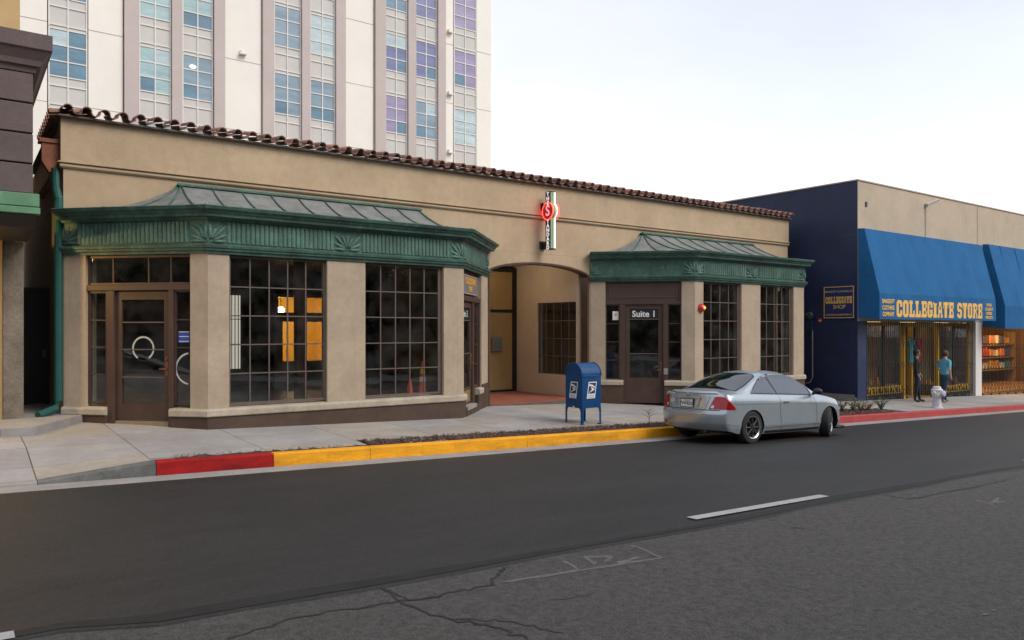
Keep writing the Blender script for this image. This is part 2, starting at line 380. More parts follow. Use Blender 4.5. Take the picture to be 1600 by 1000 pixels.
# sidewalk: slabs over a dark bed
sidewalk = sheet('sidewalk', -12, 45, (11.06, 11.65, 12.75, 13.78, 16.2), lambda x, y: side_z(x, y)-.03, M_joint, .65, kind='structure')
def slab(x0, x1, y0, y1, m_=M_conc, g=.006):
    mb = MB(); nx, ny = max(1, round((x1-x0)/.75)), max(1, round((y1-y0)/.6))
    T = [[mb.v((a, b, side_z(a, b))) for b in [y0+g+(y1-y0-2*g)*j/ny for j in range(ny+1)]] for a in [x0+g+(x1-x0-2*g)*i/nx for i in range(nx+1)]]
    for i in range(nx):
        for j in range(ny): mb.bm.faces.new((T[i][j], T[i+1][j], T[i+1][j+1], T[i][j+1]))
    ring = [T[i][0] for i in range(nx+1)]+[T[nx][j] for j in range(1, ny+1)]+[T[i][ny] for i in range(nx-1, -1, -1)]+[T[0][j] for j in range(ny-1, 0, -1)]
    low = [mb.bm.verts.new(v_.co-Vector((0,0,.06))) for v_ in ring]
    for k in range(len(ring)): mb.bm.faces.new((ring[k], ring[k-1], low[k-1], low[k]))
    if m_ is M_conc and random.random() < (.45 if y1 < 12.8 else .18): m_ = M_conc2
    add('slab', mb, m_, sidewalk)
XS = [-9, -7.4, -5.8, -4.2, -2.6, -1.0, .8, 2.1, 3.7, 5.3]
x = 5.3
while x < 41: x += 1.52; XS.append(round(x, 3))
for a, b in zip(XS, XS[1:]):
    if b <= 2.2 or a > 21.4: slab(a, b, 11.065, 11.65)
    elif b < 5.4: slab(a, b, 11.21, 11.65)
    slab(a, b, 11.65 if not (16 < a < 21.4) else 12.1, 12.75); slab(a, b, 12.75, 13.78)
    if b < 3.8 or (8 < a < 16.2): slab(a, b, 13.78, 15.7)
slab(6.02, 6.72, 11.09, 11.5)                          # small utility cover lying in the mulch
def bed(x0, x1, y0, y1):
    mb = MB(); nx, ny = int((x1-x0)/.09), max(2, int((y1-y0)/.07))
    mb.grid(lambda u, v: (x0+(x1-x0)*u, y0+(y1-y0)*v, side_z(x0+(x1-x0)*u, y0+(y1-y0)*v)+(random.uniform(-.012, .03) if 0 < v < 1 else -.012)), nx, ny)
    return mb
for b_ in ((2.42,5.28,11.068,11.205), (5.3,16.0,11.068,11.65), (16.0,21.35,11.068,12.1)):
    o = add('mulch_bed', bed(*b_), M_mulch, kind='structure')
    mb = MB()                                           # bark chips lying on the bed
    for i in range(int((b_[1]-b_[0])*(b_[3]-b_[2])*(420 if b_[3]-b_[2] > .3 else 160))):
        cx_, cy_ = random.uniform(b_[0], b_[1]), random.uniform(b_[2]+.01, b_[3]-.01)
        M_ = Matrix.Translation((cx_, cy_, side_z(cx_, cy_)+.022)) @ Matrix.Rotation(random.uniform(0, 6.3), 4, 'Z') @ Matrix.Rotation(random.uniform(-.6, .6), 4, 'Y')
        l_, h_ = random.uniform(.012, .035), random.uniform(.005, .012); mb.M = M_
        mb.poly([(-l_, -h_, 0), (l_, -h_, .004), (l_*.8, h_, 0), (-l_*.9, h_*.8, .006)])
    add('bark_chips', mb, mat('bark_chip', (.13,.07,.052), .9, .5, 20, rnd=.2), o, kind='stuff')

# ------------------------------------------------------------------ the stucco building with two storefront bays
bld = thing('stucco_building', 'single storey tan stucco building with green copper storefront bays and clay tile eaves', 'building', (12.4, 15.8, .1))
WY = 15.8; WT = 5.8; SC = .045
XL, XR = 1.55, 23.2
def arch_z(x):
    t = (x-12.4)/1.68
    return 3.5+.40*math.sqrt(max(0, 1-(t*.94)**2))-.13
mb = MB()
mb.box(XL, XR, WY, WY+.3, 4.0, 4.90)                              # wall band above the bays
mb.box(XL-SC, XR, WY-SC, WY+.3, 5.02, WT)                        # upper wall stands a little proud
mb.box(XL, XR, WY+.02, WY+.28, 4.9, 5.02)
mb.box(XL, XL+.3, WY+.302, 30, -.1, WT)                           # side wall on the alley
mb.box(XL, XR, 30.002, 30.3, -.4, WT)                                # rear
mb.box(XR-.3, XR, WY+.302, 30, -.6, WT)
mb.box(10.6, 10.72, WY-.002, WY+.3, -.1, 3.998); mb.box(14.08, 14.2, WY-.002, WY+.3, -.1, 3.998)
n = 28; fr, bk, bt = [], [], []
for i in range(n+1):
    x = 10.72+3.36*i/n; z = arch_z(x)
    fr.append((mb.v((x, WY, z)), mb.v((x, WY, 3.998)))); bk.append((mb.v((x, WY+.3, z)), mb.v((x, WY+.3, 3.998))))
for i in range(n):
    mb.bm.faces.new((fr[i][0], fr[i+1][0], fr[i+1][1], fr[i][1])); mb.bm.faces.new((bk[i][0], bk[i][1], bk[i+1][1], bk[i+1][0]))
    mb.bm.faces.new((fr[i][0], bk[i][0], bk[i+1][0], fr[i+1][0]))
add('wall', mb, M_stucco, bld)
mb = MB()                                                             # string course
mb.sweep([(XL, WY+4), (XL, WY), (XR, WY)], [(0,4.90), (.035,4.905), (.06,4.93), (.062,4.965), (.03,4.97), (.03,4.985), (.085,4.995), (.085,5.018), (0,5.018)])
add('string_course', mb, M_stucco, bld)
mb = MB()                                                             # flat roof behind the eaves and parapet deck
mb.box(XL+.3, XR-.3, WY+.3, 30, 5.55, 5.62); add('roof_deck', mb, M_concd, bld)
mb = MB(); mb.box(XL-.09, XR+.02, WY-.16, WY+.45, WT, WT+.03); mb.box(XL-.12, XL+.35, WY+.452, 22, WT, WT+.03); add('eaves_board', mb, mat('eaves_timber', (.12,.095,.08), .8, .2, 4), bld)
# clay tiles: covers and pans, one object each
def tile_mesh(up, r0, r1, L_, name):
    mb = MB(); n_ = 7
    def pt(a, t, rr): return (rr*math.cos(a), L_*t, (rr*math.sin(a))*(1 if up else -.85))
    rings = []
    for t in (0, 1):
        r_ = r0+(r1-r0)*t
        rings.append([[mb.v(pt(math.pi*k/n_, t, r_)) for k in range(n_+1)], [mb.v(pt(math.pi*k/n_, t, r_-.016)) for k in range(n_+1)]])
    for k in range(n_):
        for q in (0, 1): mb.bm.faces.new((rings[0][q][k], rings[0][q][k+1], rings[1][q][k+1], rings[1][q][k]))
        for e in (0, 1): mb.bm.faces.new((rings[e][0][k], rings[e][0][k+1], rings[e][1][k+1], rings[e][1][k]))
    for e in (0, n_): mb.bm.faces.new((rings[0][0][e], rings[0][1][e], rings[1][1][e], rings[1][0][e]))
    return mb.mesh(name, M_tile, smooth=False)
T_cov = tile_mesh(True, .088, .07, .62, 'cover_tile'); T_pan = tile_mesh(False, .075, .09, .62, 'pan_tile')
NT = 74; per = (XR-XL+.16)/NT
for i in range(NT):
    x = XL-.10+per*(i+.5)
    j = lambda s_: random.uniform(-s_, s_)
    link('roof_tile', T_cov, bld, (x, WY-.25+j(.015), WT+.115+j(.008)), (R(11)+j(.03), j(.05), j(.03)))
    if i < NT-1: link('roof_tile', T_pan, bld, (x+per/2, WY-.235+j(.012), WT+.105+j(.004)), (R(11), j(.03), j(.02)))
for i in range(9):                                                   # tiles that turn along the alley side
    y = WY+.3+i*.29
    link('roof_tile', T_cov, bld, (XL-.20, y, WT+.12), (R(9), 0, R(-90)))
    link('roof_tile', T_pan, bld, (XL-.19, y+.145, WT+.11), (R(9), 0, R(-90)))
# leader head and downspout at the alley corner
mb = MB(); mb.prism([(-.17,5.35), (.12,5.35), (.12,5.02), (.05,4.83), (-.06,4.83), (-.17,5.02)], 'y', WY+.02, WY+.22)
mb.box(-.21, .14, WY-.01, WY+.25, 5.35, 5.42); mb.bm.transform(Matrix.Translation((XL-.15, .1, 0)))
add('leader_head', mb, M_rust, bld)
mb = MB(); mb.tube([(1.44,WY+.12,4.9), (1.45,WY+.10,4.55), (1.475,WY-.02,4.35), (1.475,WY-.03,2.5), (1.475,WY-.03,.75), (1.43,WY-.08,.62), (1.14,WY-.30,.53)], .068, 10)
add('downspout', mb, M_pipe, bld)

# passage under the arch
mb = MB()
PW0, PW1, PZ0, PZ1 = 16.2, 17.95, .73, 2.80                     # opening of the passage window (along Y)
mb2 = MB()
for (y0, y1, z0, z1) in ((WY+.302,PW0,0,4.2), (PW0,PW1,0,PZ0), (PW0,PW1,PZ1,4.2), (PW1,19.1,0,4.2)): mb2.box(13.95, 14.15, y0, y1, z0, z1)
mb.bm.free()
mb2.box(10.55, 10.75, WY+.302, 19.1, 0, 4.2)
mb2.box(10.55, 14.15, WY+.304, 19.3, 4.0-.05, 4.1)
add('passage_wall', mb2, M_pass, bld)
fl = MB(); fl.box(10.72, 14.08, WY-.12, 19.2, -.1, .128); pf = add('passage_floor', fl, M_joint, bld)
tm = MB(); tm.box(-.148, .148, -.148, .148, 0, .012, .002); tmesh = tm.mesh('floor_tile', M_terra)
for i in range(11):
    for k in range(11):
        link('floor_tile', tmesh, pf, (10.90+.303*i, WY+.04+.303*k, .126))
mb = MB(); yb = 19.05                                               # black framed screen closing the passage
for x0, x1 in ((10.8,10.95), (13.80,13.94), (12.25,12.33)): mb.box(x0, x1, yb-.08, yb, .14, 3.9)
mb.box(10.8, 13.94, yb-.075, yb-.005, 2.55, 2.62); mb.box(10.8, 13.94, yb-.075, yb-.005, .14, .2); mb.box(10.8, 13.94, yb-.075, yb-.005, 3.78, 3.9)
sc_ = add('passage_screen', mb, M_black, bld)
mb = MB(); mb.box(12.34, 13.79, yb-.05, yb-.02, .2, 2.54); add('door_panel', mb, M_ochre, sc_)
mb = MB(); mb.box(12.34, 13.79, yb-.05, yb-.02, 2.63, 3.77); mb.box(10.96, 12.24, yb-.05, yb-.02, .2, 3.77); add('screen_panel', mb, M_ochre, sc_)
mb = MB(); mb.box(13.0, 13.38, yb-.13, yb-.08, 1.36, 1.78, .01); mb.box(13.12,13.2,yb-.14,yb-.13,1.5,1.6); add('intercom_box', mb, mat('grey_box', (.13,.15,.14), .4), sc_)
mb = MB(); mb.sphere((12.72, yb-.1, 1.22), .06, 10); add('door_knob', mb, M_rust, sc_)
mb = MB(); mb.lathe([(.09,3.90), (.11,3.93), (.11,3.949)], 16, (12.4,17.6,0)); add('ceiling_lamp', mb, emit('passage_glow', (1,.82,.55), 5), bld)
pl = bpy.data.lights.new('passage_lamp', 'POINT'); pl.energy = 17; pl.color = (1,.86,.66); pl.shadow_soft_size = .1; po = bpy.data.objects.new('passage_lamp', pl); COL.objects.link(po); po.location = (12.4,17.6,3.8); po.parent = bld; po.matrix_parent_inverse = world_mat(bld).inverted()
mb = MB(); ap = [(10.72, .12)]+[(10.72+3.36*i/28, arch_z(10.72+3.36*i/28)) for i in range(29)]+[(14.08, .12)]   # brown trim lining the arch
o_, i_ = [], []
for k, (x, z) in enumerate(ap):
    dx = .02 if k == 0 or k == len(ap)-1 else 0
    cx_ = 12.4; inn = (x+(.05 if x < cx_ else -.05) if dx or k in (1, len(ap)-2) else x, z-(.05 if not dx else 0))
    o_.append((x, z)); i_.append(inn)
for k in range(1, len(ap)-2):
    mb.poly([(o_[k][0], WY-.02, o_[k][1]), (o_[k+1][0], WY-.02, o_[k+1][1]), (i_[k+1][0], WY-.02, i_[k+1][1]), (i_[k][0], WY-.02, i_[k][1])])
    mb.poly([(i_[k][0], WY-.02, i_[k][1]), (i_[k+1][0], WY-.02, i_[k+1][1]), (i_[k+1][0], WY+.25, i_[k+1][1]), (i_[k][0], WY+.25, i_[k][1])])
    mb.poly([(o_[k][0], WY-.02, o_[k][1]), (o_[k+1][0], WY-.02, o_[k+1][1]), (o_[k+1][0], WY-.001, o_[k+1][1]), (o_[k][0], WY-.001, o_[k][1])])
mb.box(14.0, 14.08-.001, WY-.021, WY+.24, .0, arch_z(14.08)-.06); mb.box(10.722, 10.77, WY-.021, WY+.05, .0, arch_z(10.72)-.06)
add('arch_trim', mb, M_brown, bld)

# ---- window and pane builder on any plan segment
def win(parent, P, e, s0, s1, z0, z1, cols, rows, name='window', fw=.045, bar=.011, back=.10, gl=M_glass, fm=M_steel, fwr=None, tilt=.004, cb=None, rb=None):
    n = (e[1], -e[0]); M_ = frame_mat(P, e, n); mb = MB(M_)
    y0, y1 = -back-.03, -back+.02
    fwr = fwr if fwr is not None else fw
    mb.box(s0, s0+fw, y0, y1, z0, z1); mb.box(s1-fwr, s1, y0, y1, z0, z1)
    mb.box(s0+fw, s1-fwr, y0, y1, z0, z0+fw*.8); mb.box(s0+fw, s1-fwr, y0, y1, z1-fw*.8, z1)
    a0, a1, b0, b1 = s0+fw, s1-fwr, z0+fw*.8, z1-fw*.8
    cx_ = cb or [a0+(a1-a0)*i/cols for i in range(cols+1)]; rz_ = rb or [b0+(b1-b0)*i/rows for i in range(rows+1)]
    for x in cx_[1:-1]: mb.box(x-bar, x+bar, -back-.018, -back+.012, b0, b1)
    for z in rz_[1:-1]: mb.box(a0, a1, -back-.016, -back+.0105, z-bar, z+bar)
    fo = add(name, mb, fm, parent)
    for i in range(len(cx_)-1):
        for j in range(len(rz_)-1):
            mb = MB(M_); x0, x1, q0, q1 = cx_[i], cx_[i+1], rz_[j], rz_[j+1]
            t1, t2 = random.uniform(-tilt, tilt), random.uniform(-tilt, tilt); w_, h_ = x1-x0, q1-q0
            f_ = lambda x, z: -back-.004+t1*(x-x0-w_/2)/w_*.4+t2*(z-q0-h_/2)/h_*.4
            mb.poly([(x, f_(x, z), z) for x, z in ((x0,q0), (x1,q0), (x1,q1), (x0,q1))])
            add('pane', mb, gl, fo)
    return fo

def palmette(parent, P, e, s, z0, z1, half=0, wd=.30):
    """fan of leaves in relief; half=-1 keeps the part left of s, +1 the right part, 0 both"""
    n = (e[1], -e[0]); mb = MB(frame_mat(P, e, n)); h = z1-z0
    for k in range(-4, 5):
        if half and k*half < 0: continue
        a = k*R(20.5); L_ = h*.93 if abs(k) < 3 else wd*1.02
        L_ = min(h*.93/max(.05, math.cos(a)), wd/max(.05, abs(math.sin(a)))) if k else h*.93
        pts = []; m_ = 6
        for i in range(m_+1):
            t = .12+.88*i/m_; bend = .10*math.sin(a)*t*t
            pts.append((s+L_*t*math.sin(a)*.98, .012+.02*math.sin(math.pi*min(1, t*1.02)), z0+.02+L_*t*math.cos(a)*.97-abs(bend)*.25))
        mb.tube(pts, [.009+.026*math.sin(math.pi*min(.93, .2+.75*i/m_)) for i in range(m_+1)], 6)
    mb.sphere((s+(half*.02), .015, z0+.035), .035, 8)
    return add('palmette', mb, M_verdl, parent, smooth=True)

def bay(A, B, C, D, plainL, plainR, mids, tag_):
    path = [A, B, C, D]
    segs = []
    for p, q in zip(path, path[1:]):
        d = Vector((q[0]-p[0], q[1]-p[1])); L_ = d.length; segs.append(((p[0], p[1], 0), (d.x/L_, d.y/L_), L_))
    mb = MB()
    prof = [(-.05,3.33), (.03,3.33), (.035,3.37), (.075,3.385), (.08,3.42), (.105,3.43), (.115,3.47), (.075,3.485), (.03,3.50), (.03,3.90), (.07,3.91), (.085,3.945),
            (.19,3.955), (.20,4.01), (.225,4.015), (.235,4.045), (.29,4.07), (.31,4.12), (.28,4.135), (-.05,4.13)]
    mb.sweep(path, prof)
    cor = add('cornice', mb, M_verd, bld)
    # fluting
    for k, (P, e, L_) in enumerate(segs):
        if (k == 0 and plainL) or (k == 2 and plainR): continue
        n = (e[1], -e[0])
        stops = [0]+[m_ for m_ in (mids if k == 1 else [])]+[L_]
        for a, b in zip(stops, stops[1:]):
            x = a+.34; mb = MB(frame_mat(P, e, n))
            while x < b-.30:
                m_ = 4; pr = [(x+.036*math.cos(math.pi*i/m_), .03+.024*math.sin(math.pi*i/m_)) for i in range(m_+1)]
                mb.prism(pr, 'z', 3.525, 3.885); x += .083
            add('fluting', mb, M_verdl, cor, smooth=False)
    for k, (P, e, L_) in enumerate(segs):
        palmette(cor, P, e, .03, 3.51, 3.88, 1); palmette(cor, P, e, L_-.03, 3.51, 3.88, -1)
        if k == 1:
            for m_ in mids: palmette(cor, P, e, m_, 3.51, 3.88, 0)
    # concave metal roof
    def g(t): return 4.125+.675*(t**2.1)
    KL, KR = Vector((B[0], WY-.06)), Vector((C[0], WY-.06))
    def ofs(o):
        m1 = MB(); P = [Vector(p) for p in path]; res = []
        nr = [Vector(((q-p).normalized().y, -(q-p).normalized().x)) for p, q in zip(P, P[1:])]
        for i in range(4):
            k_ = nr[0] if i == 0 else nr[-1] if i == 3 else (nr[i-1]+nr[i])/((nr[i-1]+nr[i]).dot(nr[i]))
            res.append(P[i]+k_*o)
        m1.bm.free(); return res
    E = ofs(.24); mb = MB(); nt = 10
    mb.grid(lambda u, t: (*(E[1].lerp(E[2], u)).lerp(KL.lerp(KR, u), t), g(t)), 10, nt)
    mb.grid(lambda u, t: (*(E[0].lerp(E[1], u)).lerp(KL, t*.999), g(t)), 6, nt)
    mb.grid(lambda u, t: (*(E[2].lerp(E[3], u)).lerp(KR, t*.999), g(t)), 6, nt)
    rf = add('bay_roof', mb, M_lead, bld, smooth=True, merge=.0005)
    def rib(a, b, r_=.017):
        mb = MB(); mb.tube([(*a.lerp(b, i/10), g(i/10)+.012) for i in range(11)], r_, 6); add('roof_seam', mb, M_verd, rf, smooth=True)
    nr_ = max(2, round((Vector(C)-Vector(B)).length/.6))
    for i in range(nr_+1): rib(E[1].lerp(E[2], i/nr_), KL.lerp(KR, i/nr_))
    for u in (.33, .68): rib(E[0].lerp(E[1], u), KL); rib(E[2].lerp(E[3], u), KR)
    mb = MB(); mb.box(KL.x-.08, KR.x+.08, WY-.15, WY-.003, 4.775, 4.815, .008); mb.tube([(KL.x-.08, WY-.1, 4.82), (KR.x+.08, WY-.1, 4.82)], .02, 6); add('ridge_flashing', mb, M_verd, rf)
    return segs
def pil(path, z0=.64, z1=3.331, mat_=M_pillar, name='pillar', o=0.0, b=-.28):
    mb = MB(); mb.sweep(path, [(b,z0), (o,z0), (o,z1), (b,z1)]); return add(name, mb, mat_, bld)
def sillplinth(path, zlow=-.25):
    mb = MB(); mb.sweep(path, [(-.28,.50), (.055,.50), (.065,.515), (.065,.60), (.045,.635), (-.28,.66)]); add('sill', mb, M_sill, bld)
    mb = MB(); mb.sweep(path, [(-.28,zlow), (.03,zlow), (.03,.499), (-.28,.499)]); add('plinth', mb, M_plinth, bld)
def at(seg, s): P, e, L_ = seg; return (P[0]+e[0]*s, P[1]+e[1]*s)

A, B, C, D = (1.55,15.78), (3.52,13.8), (8.70,13.8), (10.68,15.78)
SL = bay(A, B, C, D, False, True, [2.56], 'left')
s0, s1, s2 = SL
pil([at(s0,.0), at(s0,.44)]); pil([at(s0,2.46), B, at(s1,.36)]); pil([at(s1,2.17), at(s1,2.95)]); pil([at(s1,4.73), C, at(s2,.17)]); pil([at(s2,2.10), at(s2,2.78)])
sillplinth([at(s0,.0), at(s0,.86)]); sillplinth([at(s0,2.09), B, C, at(s2,.26)]); sillplinth([at(s2,1.60), at(s2,2.10)]); 
mb = MB(); mb.sweep([at(s2,.262), at(s2,1.598)], [(-.2,-.2), (.045,-.2), (.045,.30), (-.2,.30)]); mb.sweep([at(s2,2.102), at(s2,2.80)], [(-.2,-.2), (.035,-.2), (.035,.70), (-.2,.70)]); add('plinth', mb, M_plinth, bld)
win(bld, *s1[:2], .36, 2.17, .68, 3.32, 5, 5); win(bld, *s1[:2], 2.95, 4.73, .68, 3.32, 5, 5, fwr=.09)
# left door face: transom, sidelights, door
P, e, L_ = s0
win(bld, P, e, .44, 2.46, 2.80, 3.32, 4, 1, 'transom_window', .05, back=.08, fm=M_brown, cb=[.49,.93,1.62,2.05,2.41])
win(bld, P, e, .44, .84, .69, 2.70, 1, 4, 'sidelight', .05, back=.08, fm=M_brown); win(bld, P, e, 2.12, 2.46, .69, 2.70, 1, 4, 'sidelight', .035, back=.08, fm=M_brown)
n_ = (e[1], -e[0]); Mf = frame_mat(P, e, n_)
mb = MB(Mf); mb.box(.44, 2.46, -.14, -.02, 2.70, 2.80, .008); mb.box(.84, .98, -.14, -.015, .2, 2.70, .008); mb.box(2.03, 2.12, -.14, -.015, .2, 2.70, .008); add('door_frame', mb, M_brown, bld)
def door(P, e, a0, a1, z0, z1, gz0, gz1, rails=(), gl=M_glassd, side_=1, lever=True, sw=.11):
    n = (e[1], -e[0]); Mf = frame_mat(P, e, n); mb = MB(Mf)
    mb.box(a0, a0+sw, -.12, -.075, z0, z1); mb.box(a1-sw, a1, -.12, -.075, z0, z1); mb.box(a0+sw, a1-sw, -.12, -.0752, z0, gz0); mb.box(a0+sw, a1-sw, -.12, -.0752, gz1, z1)
    d_ = add('door', mb, M_brown, bld)
    st = [gz0]+list(rails)+[gz1]
    for z in rails:
        mb = MB(Mf); mb.box(a0+sw, a1-sw, -.112, -.084, z-.011, z+.011); add('door_rail', mb, M_steel, d_)
    for q0, q1 in zip(st, st[1:]):
        mb = MB(Mf); mb.poly([(x, -.1, z) for x, z in ((a0+sw,q0), (a1-sw,q0), (a1-sw,q1), (a0+sw,q1))]); add('door_pane', mb, gl, d_)
    x = a1-.05 if side_ > 0 else a0+.05
    mb = MB(Mf); mb.box(x-.022, x+.022, -.075, -.062, z0+.78, z0+1.12, .003); mb.tube([(x, -.07, z0+.9), (x, -.02, z0+.9), (x-side_*.12, -.02, z0+.9)], .011, 6); mb.sphere((x, -.055, z0+1.06), .02, 8); add('door_lever', mb, M_rust, d_)
    return d_
d1 = door(P, e, .985, 2.025, .42, 2.68, .70, 2.54, (1.17,1.66,2.14), lever=True)
mb = MB(Mf); mb.box(.985, 2.025, -.13, -.05, .28, .40); add('door_threshold', mb, mat('brass_threshold', (.32,.24,.15), .4, .1, 5, metal=.3), bld)
def ring_arc(parent, Mf, cx_, cz, r_, a0, a1, yy=-.094):  # pale flat arcs laid just in front of the glass
    mb = MB(Mf); N_ = 22
    for i in range(N_):
        t0, t1 = R(a0+(a1-a0)*i/N_), R(a0+(a1-a0)*(i+1)/N_)
        mb.poly([(cx_+q*math.cos(t), yy, cz+q*math.sin(t)) for q, t in ((r_-.016,t0), (r_+.016,t0), (r_+.016,t1), (r_-.016,t1))])
    add('ring_arc_mark', mb, mat('ring_pale', (.5,.5,.47), .6, .1, 6), parent)
ring_arc(d1, Mf, 1.50, 1.68, .20, -58, 238)
ring_arc(d1, Mf, 2.42, 1.33, .27, 98, 262, -.068)
mb = MB(Mf); mb.box(2.19, 2.40, -.078, -.076, 1.78, 1.98); bs = add('notice_card', mb, mat('card_blue', (.02,.07,.35), .5, .05, 9), bld)
mb = MB(Mf)
for z in (1.80, 1.885, 1.965): mb.box(2.2, 2.39, -.0755, -.0745, z, z+.012)
add('notice_lines', mb, M_white, bs)
# right door face of the left bay
P, e, L_ = s2; n_ = (e[1], -e[0]); Mf = frame_mat(P, e, n_)
mb = MB(Mf); mb.box(.17, 2.10, -.16, -.10, 2.68, 3.33); mb.box(.17, 2.10, -.12, -.02, 2.64, 2.76, .01); mb.box(.17, .30, -.14, -.03, .3, 2.64); mb.box(1.24, 1.36, -.14, -.03, .3, 2.64); mb.box(2.0, 2.10, -.14, -.03, .66, 2.64); mb.box(1.36, 2.0, -.14, -.05, .3, .70); add('door_frame', mb, M_brown, bld)
d2 = door(P, e, .305, 1.235, .36, 2.62, .72, 2.50, (1.48,2.22), sw=.10)
mb = MB(Mf); mb.box(.405, 1.135, -.0752, -.072, .40, .66); add('kick_plate', mb, mat('brass_plate', (.34,.25,.09), .4, .1, 5, metal=.4), d2)
mb = MB(Mf); mb.box(.30, 1.24, -.14, .07, .26, .34); add('door_threshold', mb, M_concd, bld)
mb = MB(Mf); mb.box(.4, 1.14, -.0995, -.0985, 2.24, 2.48); add('door_panel', mb, M_black, d2)
win(bld, P, e, 1.36, 2.0, .70, 2.64, 1, 4, 'sidelight', .04, back=.09, fm=M_brown)
q = Vector((P[0], P[1], 0))+Vector((e[0], e[1], 0))*.72+Vector((n_[0], n_[1], 0))*-.095
M_mint = mat('pale_lettering', (.62,.72,.66), .5, 0)
put_text('suite_number', 'Suite 2', .2, M_mint, d2, (q.x, q.y, 2.36), e, n_, ext=.002)
cs = thing('cafe_sign', 'small grey board with gold cafe lettering above the narrow side door', 'sign', (P[0]+e[0]*1.1-n_[0]*.06, P[1]+e[1]*1.1-n_[1]*.06, 2.80))
mb = MB(Mf); mb.box(.3, 1.72, -.098, -.03, 2.80, 3.22, .006); add('board', mb, mat('sign_grey', (.16,.15,.155), .5, .1, 4), cs)
mb = MB(Mf); 
for (a, b, c, d) in ((.3,1.72,2.80,2.825), (.3,1.72,3.195,3.22), (.3,.325,2.826,3.194), (1.695,1.72,2.826,3.194)): mb.box(a, b, -.0295, -.02, c, d)
add('border', mb, M_concd, cs)
M_gold = mat('gold_lettering', (.62,.31,.03), .5, .05, 5)
cc = lambda s, z: (P[0]+e[0]*s-n_[0]*.028, P[1]+e[1]*s-n_[1]*.028, z)
put_text('lettering', 'COLLEGIAN', .2, M_gold, cs, cc(1.0,3.09), e, n_, bold=.008)
put_text('lettering', 'CAFE', .17, M_gold, cs, cc(1.0,2.91), e, n_, xs=.8, bold=.008)

win(bld, (13.95,PW1,0), (0,-1), 0, PW1-PW0, PZ0, PZ1, 5, 4, fw=.03, back=.06)
# right bay
E_, F_, G_, H_ = (14.12,15.78), (16.10,13.8), (21.10,13.8), (23.08,15.78)
SR = bay(E_, F_, G_, H_, True, True, [2.42], 'right'); s3, s4, s5 = SR
def f45(u):                                                          # distance along the right bay's door face for a photo column
    d = pray(u, 516); k = (F_[0]+F_[1])/(d.x+d.y); return (d.x*k-E_[0])*math.sqrt(2)
pil([at(s3,.0), at(s3,f45(946))]); pil([at(s3,f45(1065)), F_, at(s4,.34)]); pil([at(s4,1.98), at(s4,2.84)]); pil([at(s4,4.47), G_, at(s5,.5)]); pil([at(s5,2.2), at(s5,2.78)])
sillplinth([at(s3,.0), at(s3,f45(974))], -.4); sillplinth([at(s3,f45(1038)), F_, G_, at(s5,2.78)], -.7)
win(bld, *s4[:2], .34, 1.98, .68, 3.32, 4, 5, fwr=.09); win(bld, *s4[:2], 2.84, 4.47, .68, 3.32, 4, 5, fwr=.10)
win(bld, *s5[:2], .5, 2.2, .68, 3.32, 4, 5)
P, e, L_ = s3; n_ = (e[1], -e[0]); Mf = frame_mat(P, e, n_); a, b = f45(946), f45(1065)
da, db = f45(977), f45(1036)
mb = MB(Mf); mb.box(a, b, -.13, -.07, 2.80, 3.331); mb.box(a, b, -.12, -.03, 2.70, 2.80, .008); mb.box(f45(968), da-.003, -.14, -.02, -.3, 2.70, .006); mb.box(db+.003, f45(1043), -.14, -.02, -.3, 2.70, .006); fr_ = add('door_frame', mb, M_brown, bld)
mb = MB(Mf)
for (x0, x1, z0, z1) in ((a+.12,b-.12,2.90,2.915), (a+.12,b-.12,3.22,3.235), (a+.12,a+.135,2.916,3.219), (b-.135,b-.12,2.916,3.219)): mb.box(x0, x1, -.071, -.055, z0, z1)
add('panel_moulding', mb, M_steel, fr_)
win(bld, P, e, a, f45(968), .66, 2.70, 1, 4, 'sidelight', .03, back=.08, fm=M_brown); win(bld, P, e, f45(1043), b, .66, 2.70, 1, 4, 'sidelight', .03, back=.08, fm=M_brown)
d3 = door(P, e, da, db, .02, 2.69, .70, 2.58, (1.36,2.30), sw=.12)
mb = MB(Mf); mb.box(da+.12, db-.12, -.0985, -.0975, 2.315, 2.57); add('door_panel', mb, M_black, d3)
q = Vector((P[0], P[1], 0))+Vector((e[0], e[1], 0))*((da+db)/2)+Vector((n_[0], n_[1], 0))*-.094
put_text('suite_number', 'Suite 1', .235, M_white, d3, (q.x, q.y, 2.44), e, n_, ext=.002, bold=.006)
mb = MB(Mf); x0 = f45(957); mb.box(x0, x0+.17, -.076, -.073, 2.28, 2.52); nt = add('notice_card', mb, M_white, bld)
mb = MB(Mf); mb.box(x0+.05, x0+.12, -.0725, -.0715, 2.40, 2.46); add('notice_mark', mb, M_gold, nt)
mb = MB(Mf); mb.box(f45(1037), f45(1043.5), -.019, -.005, .80, .97, .004); add('keypad', mb, M_concd, fr_)
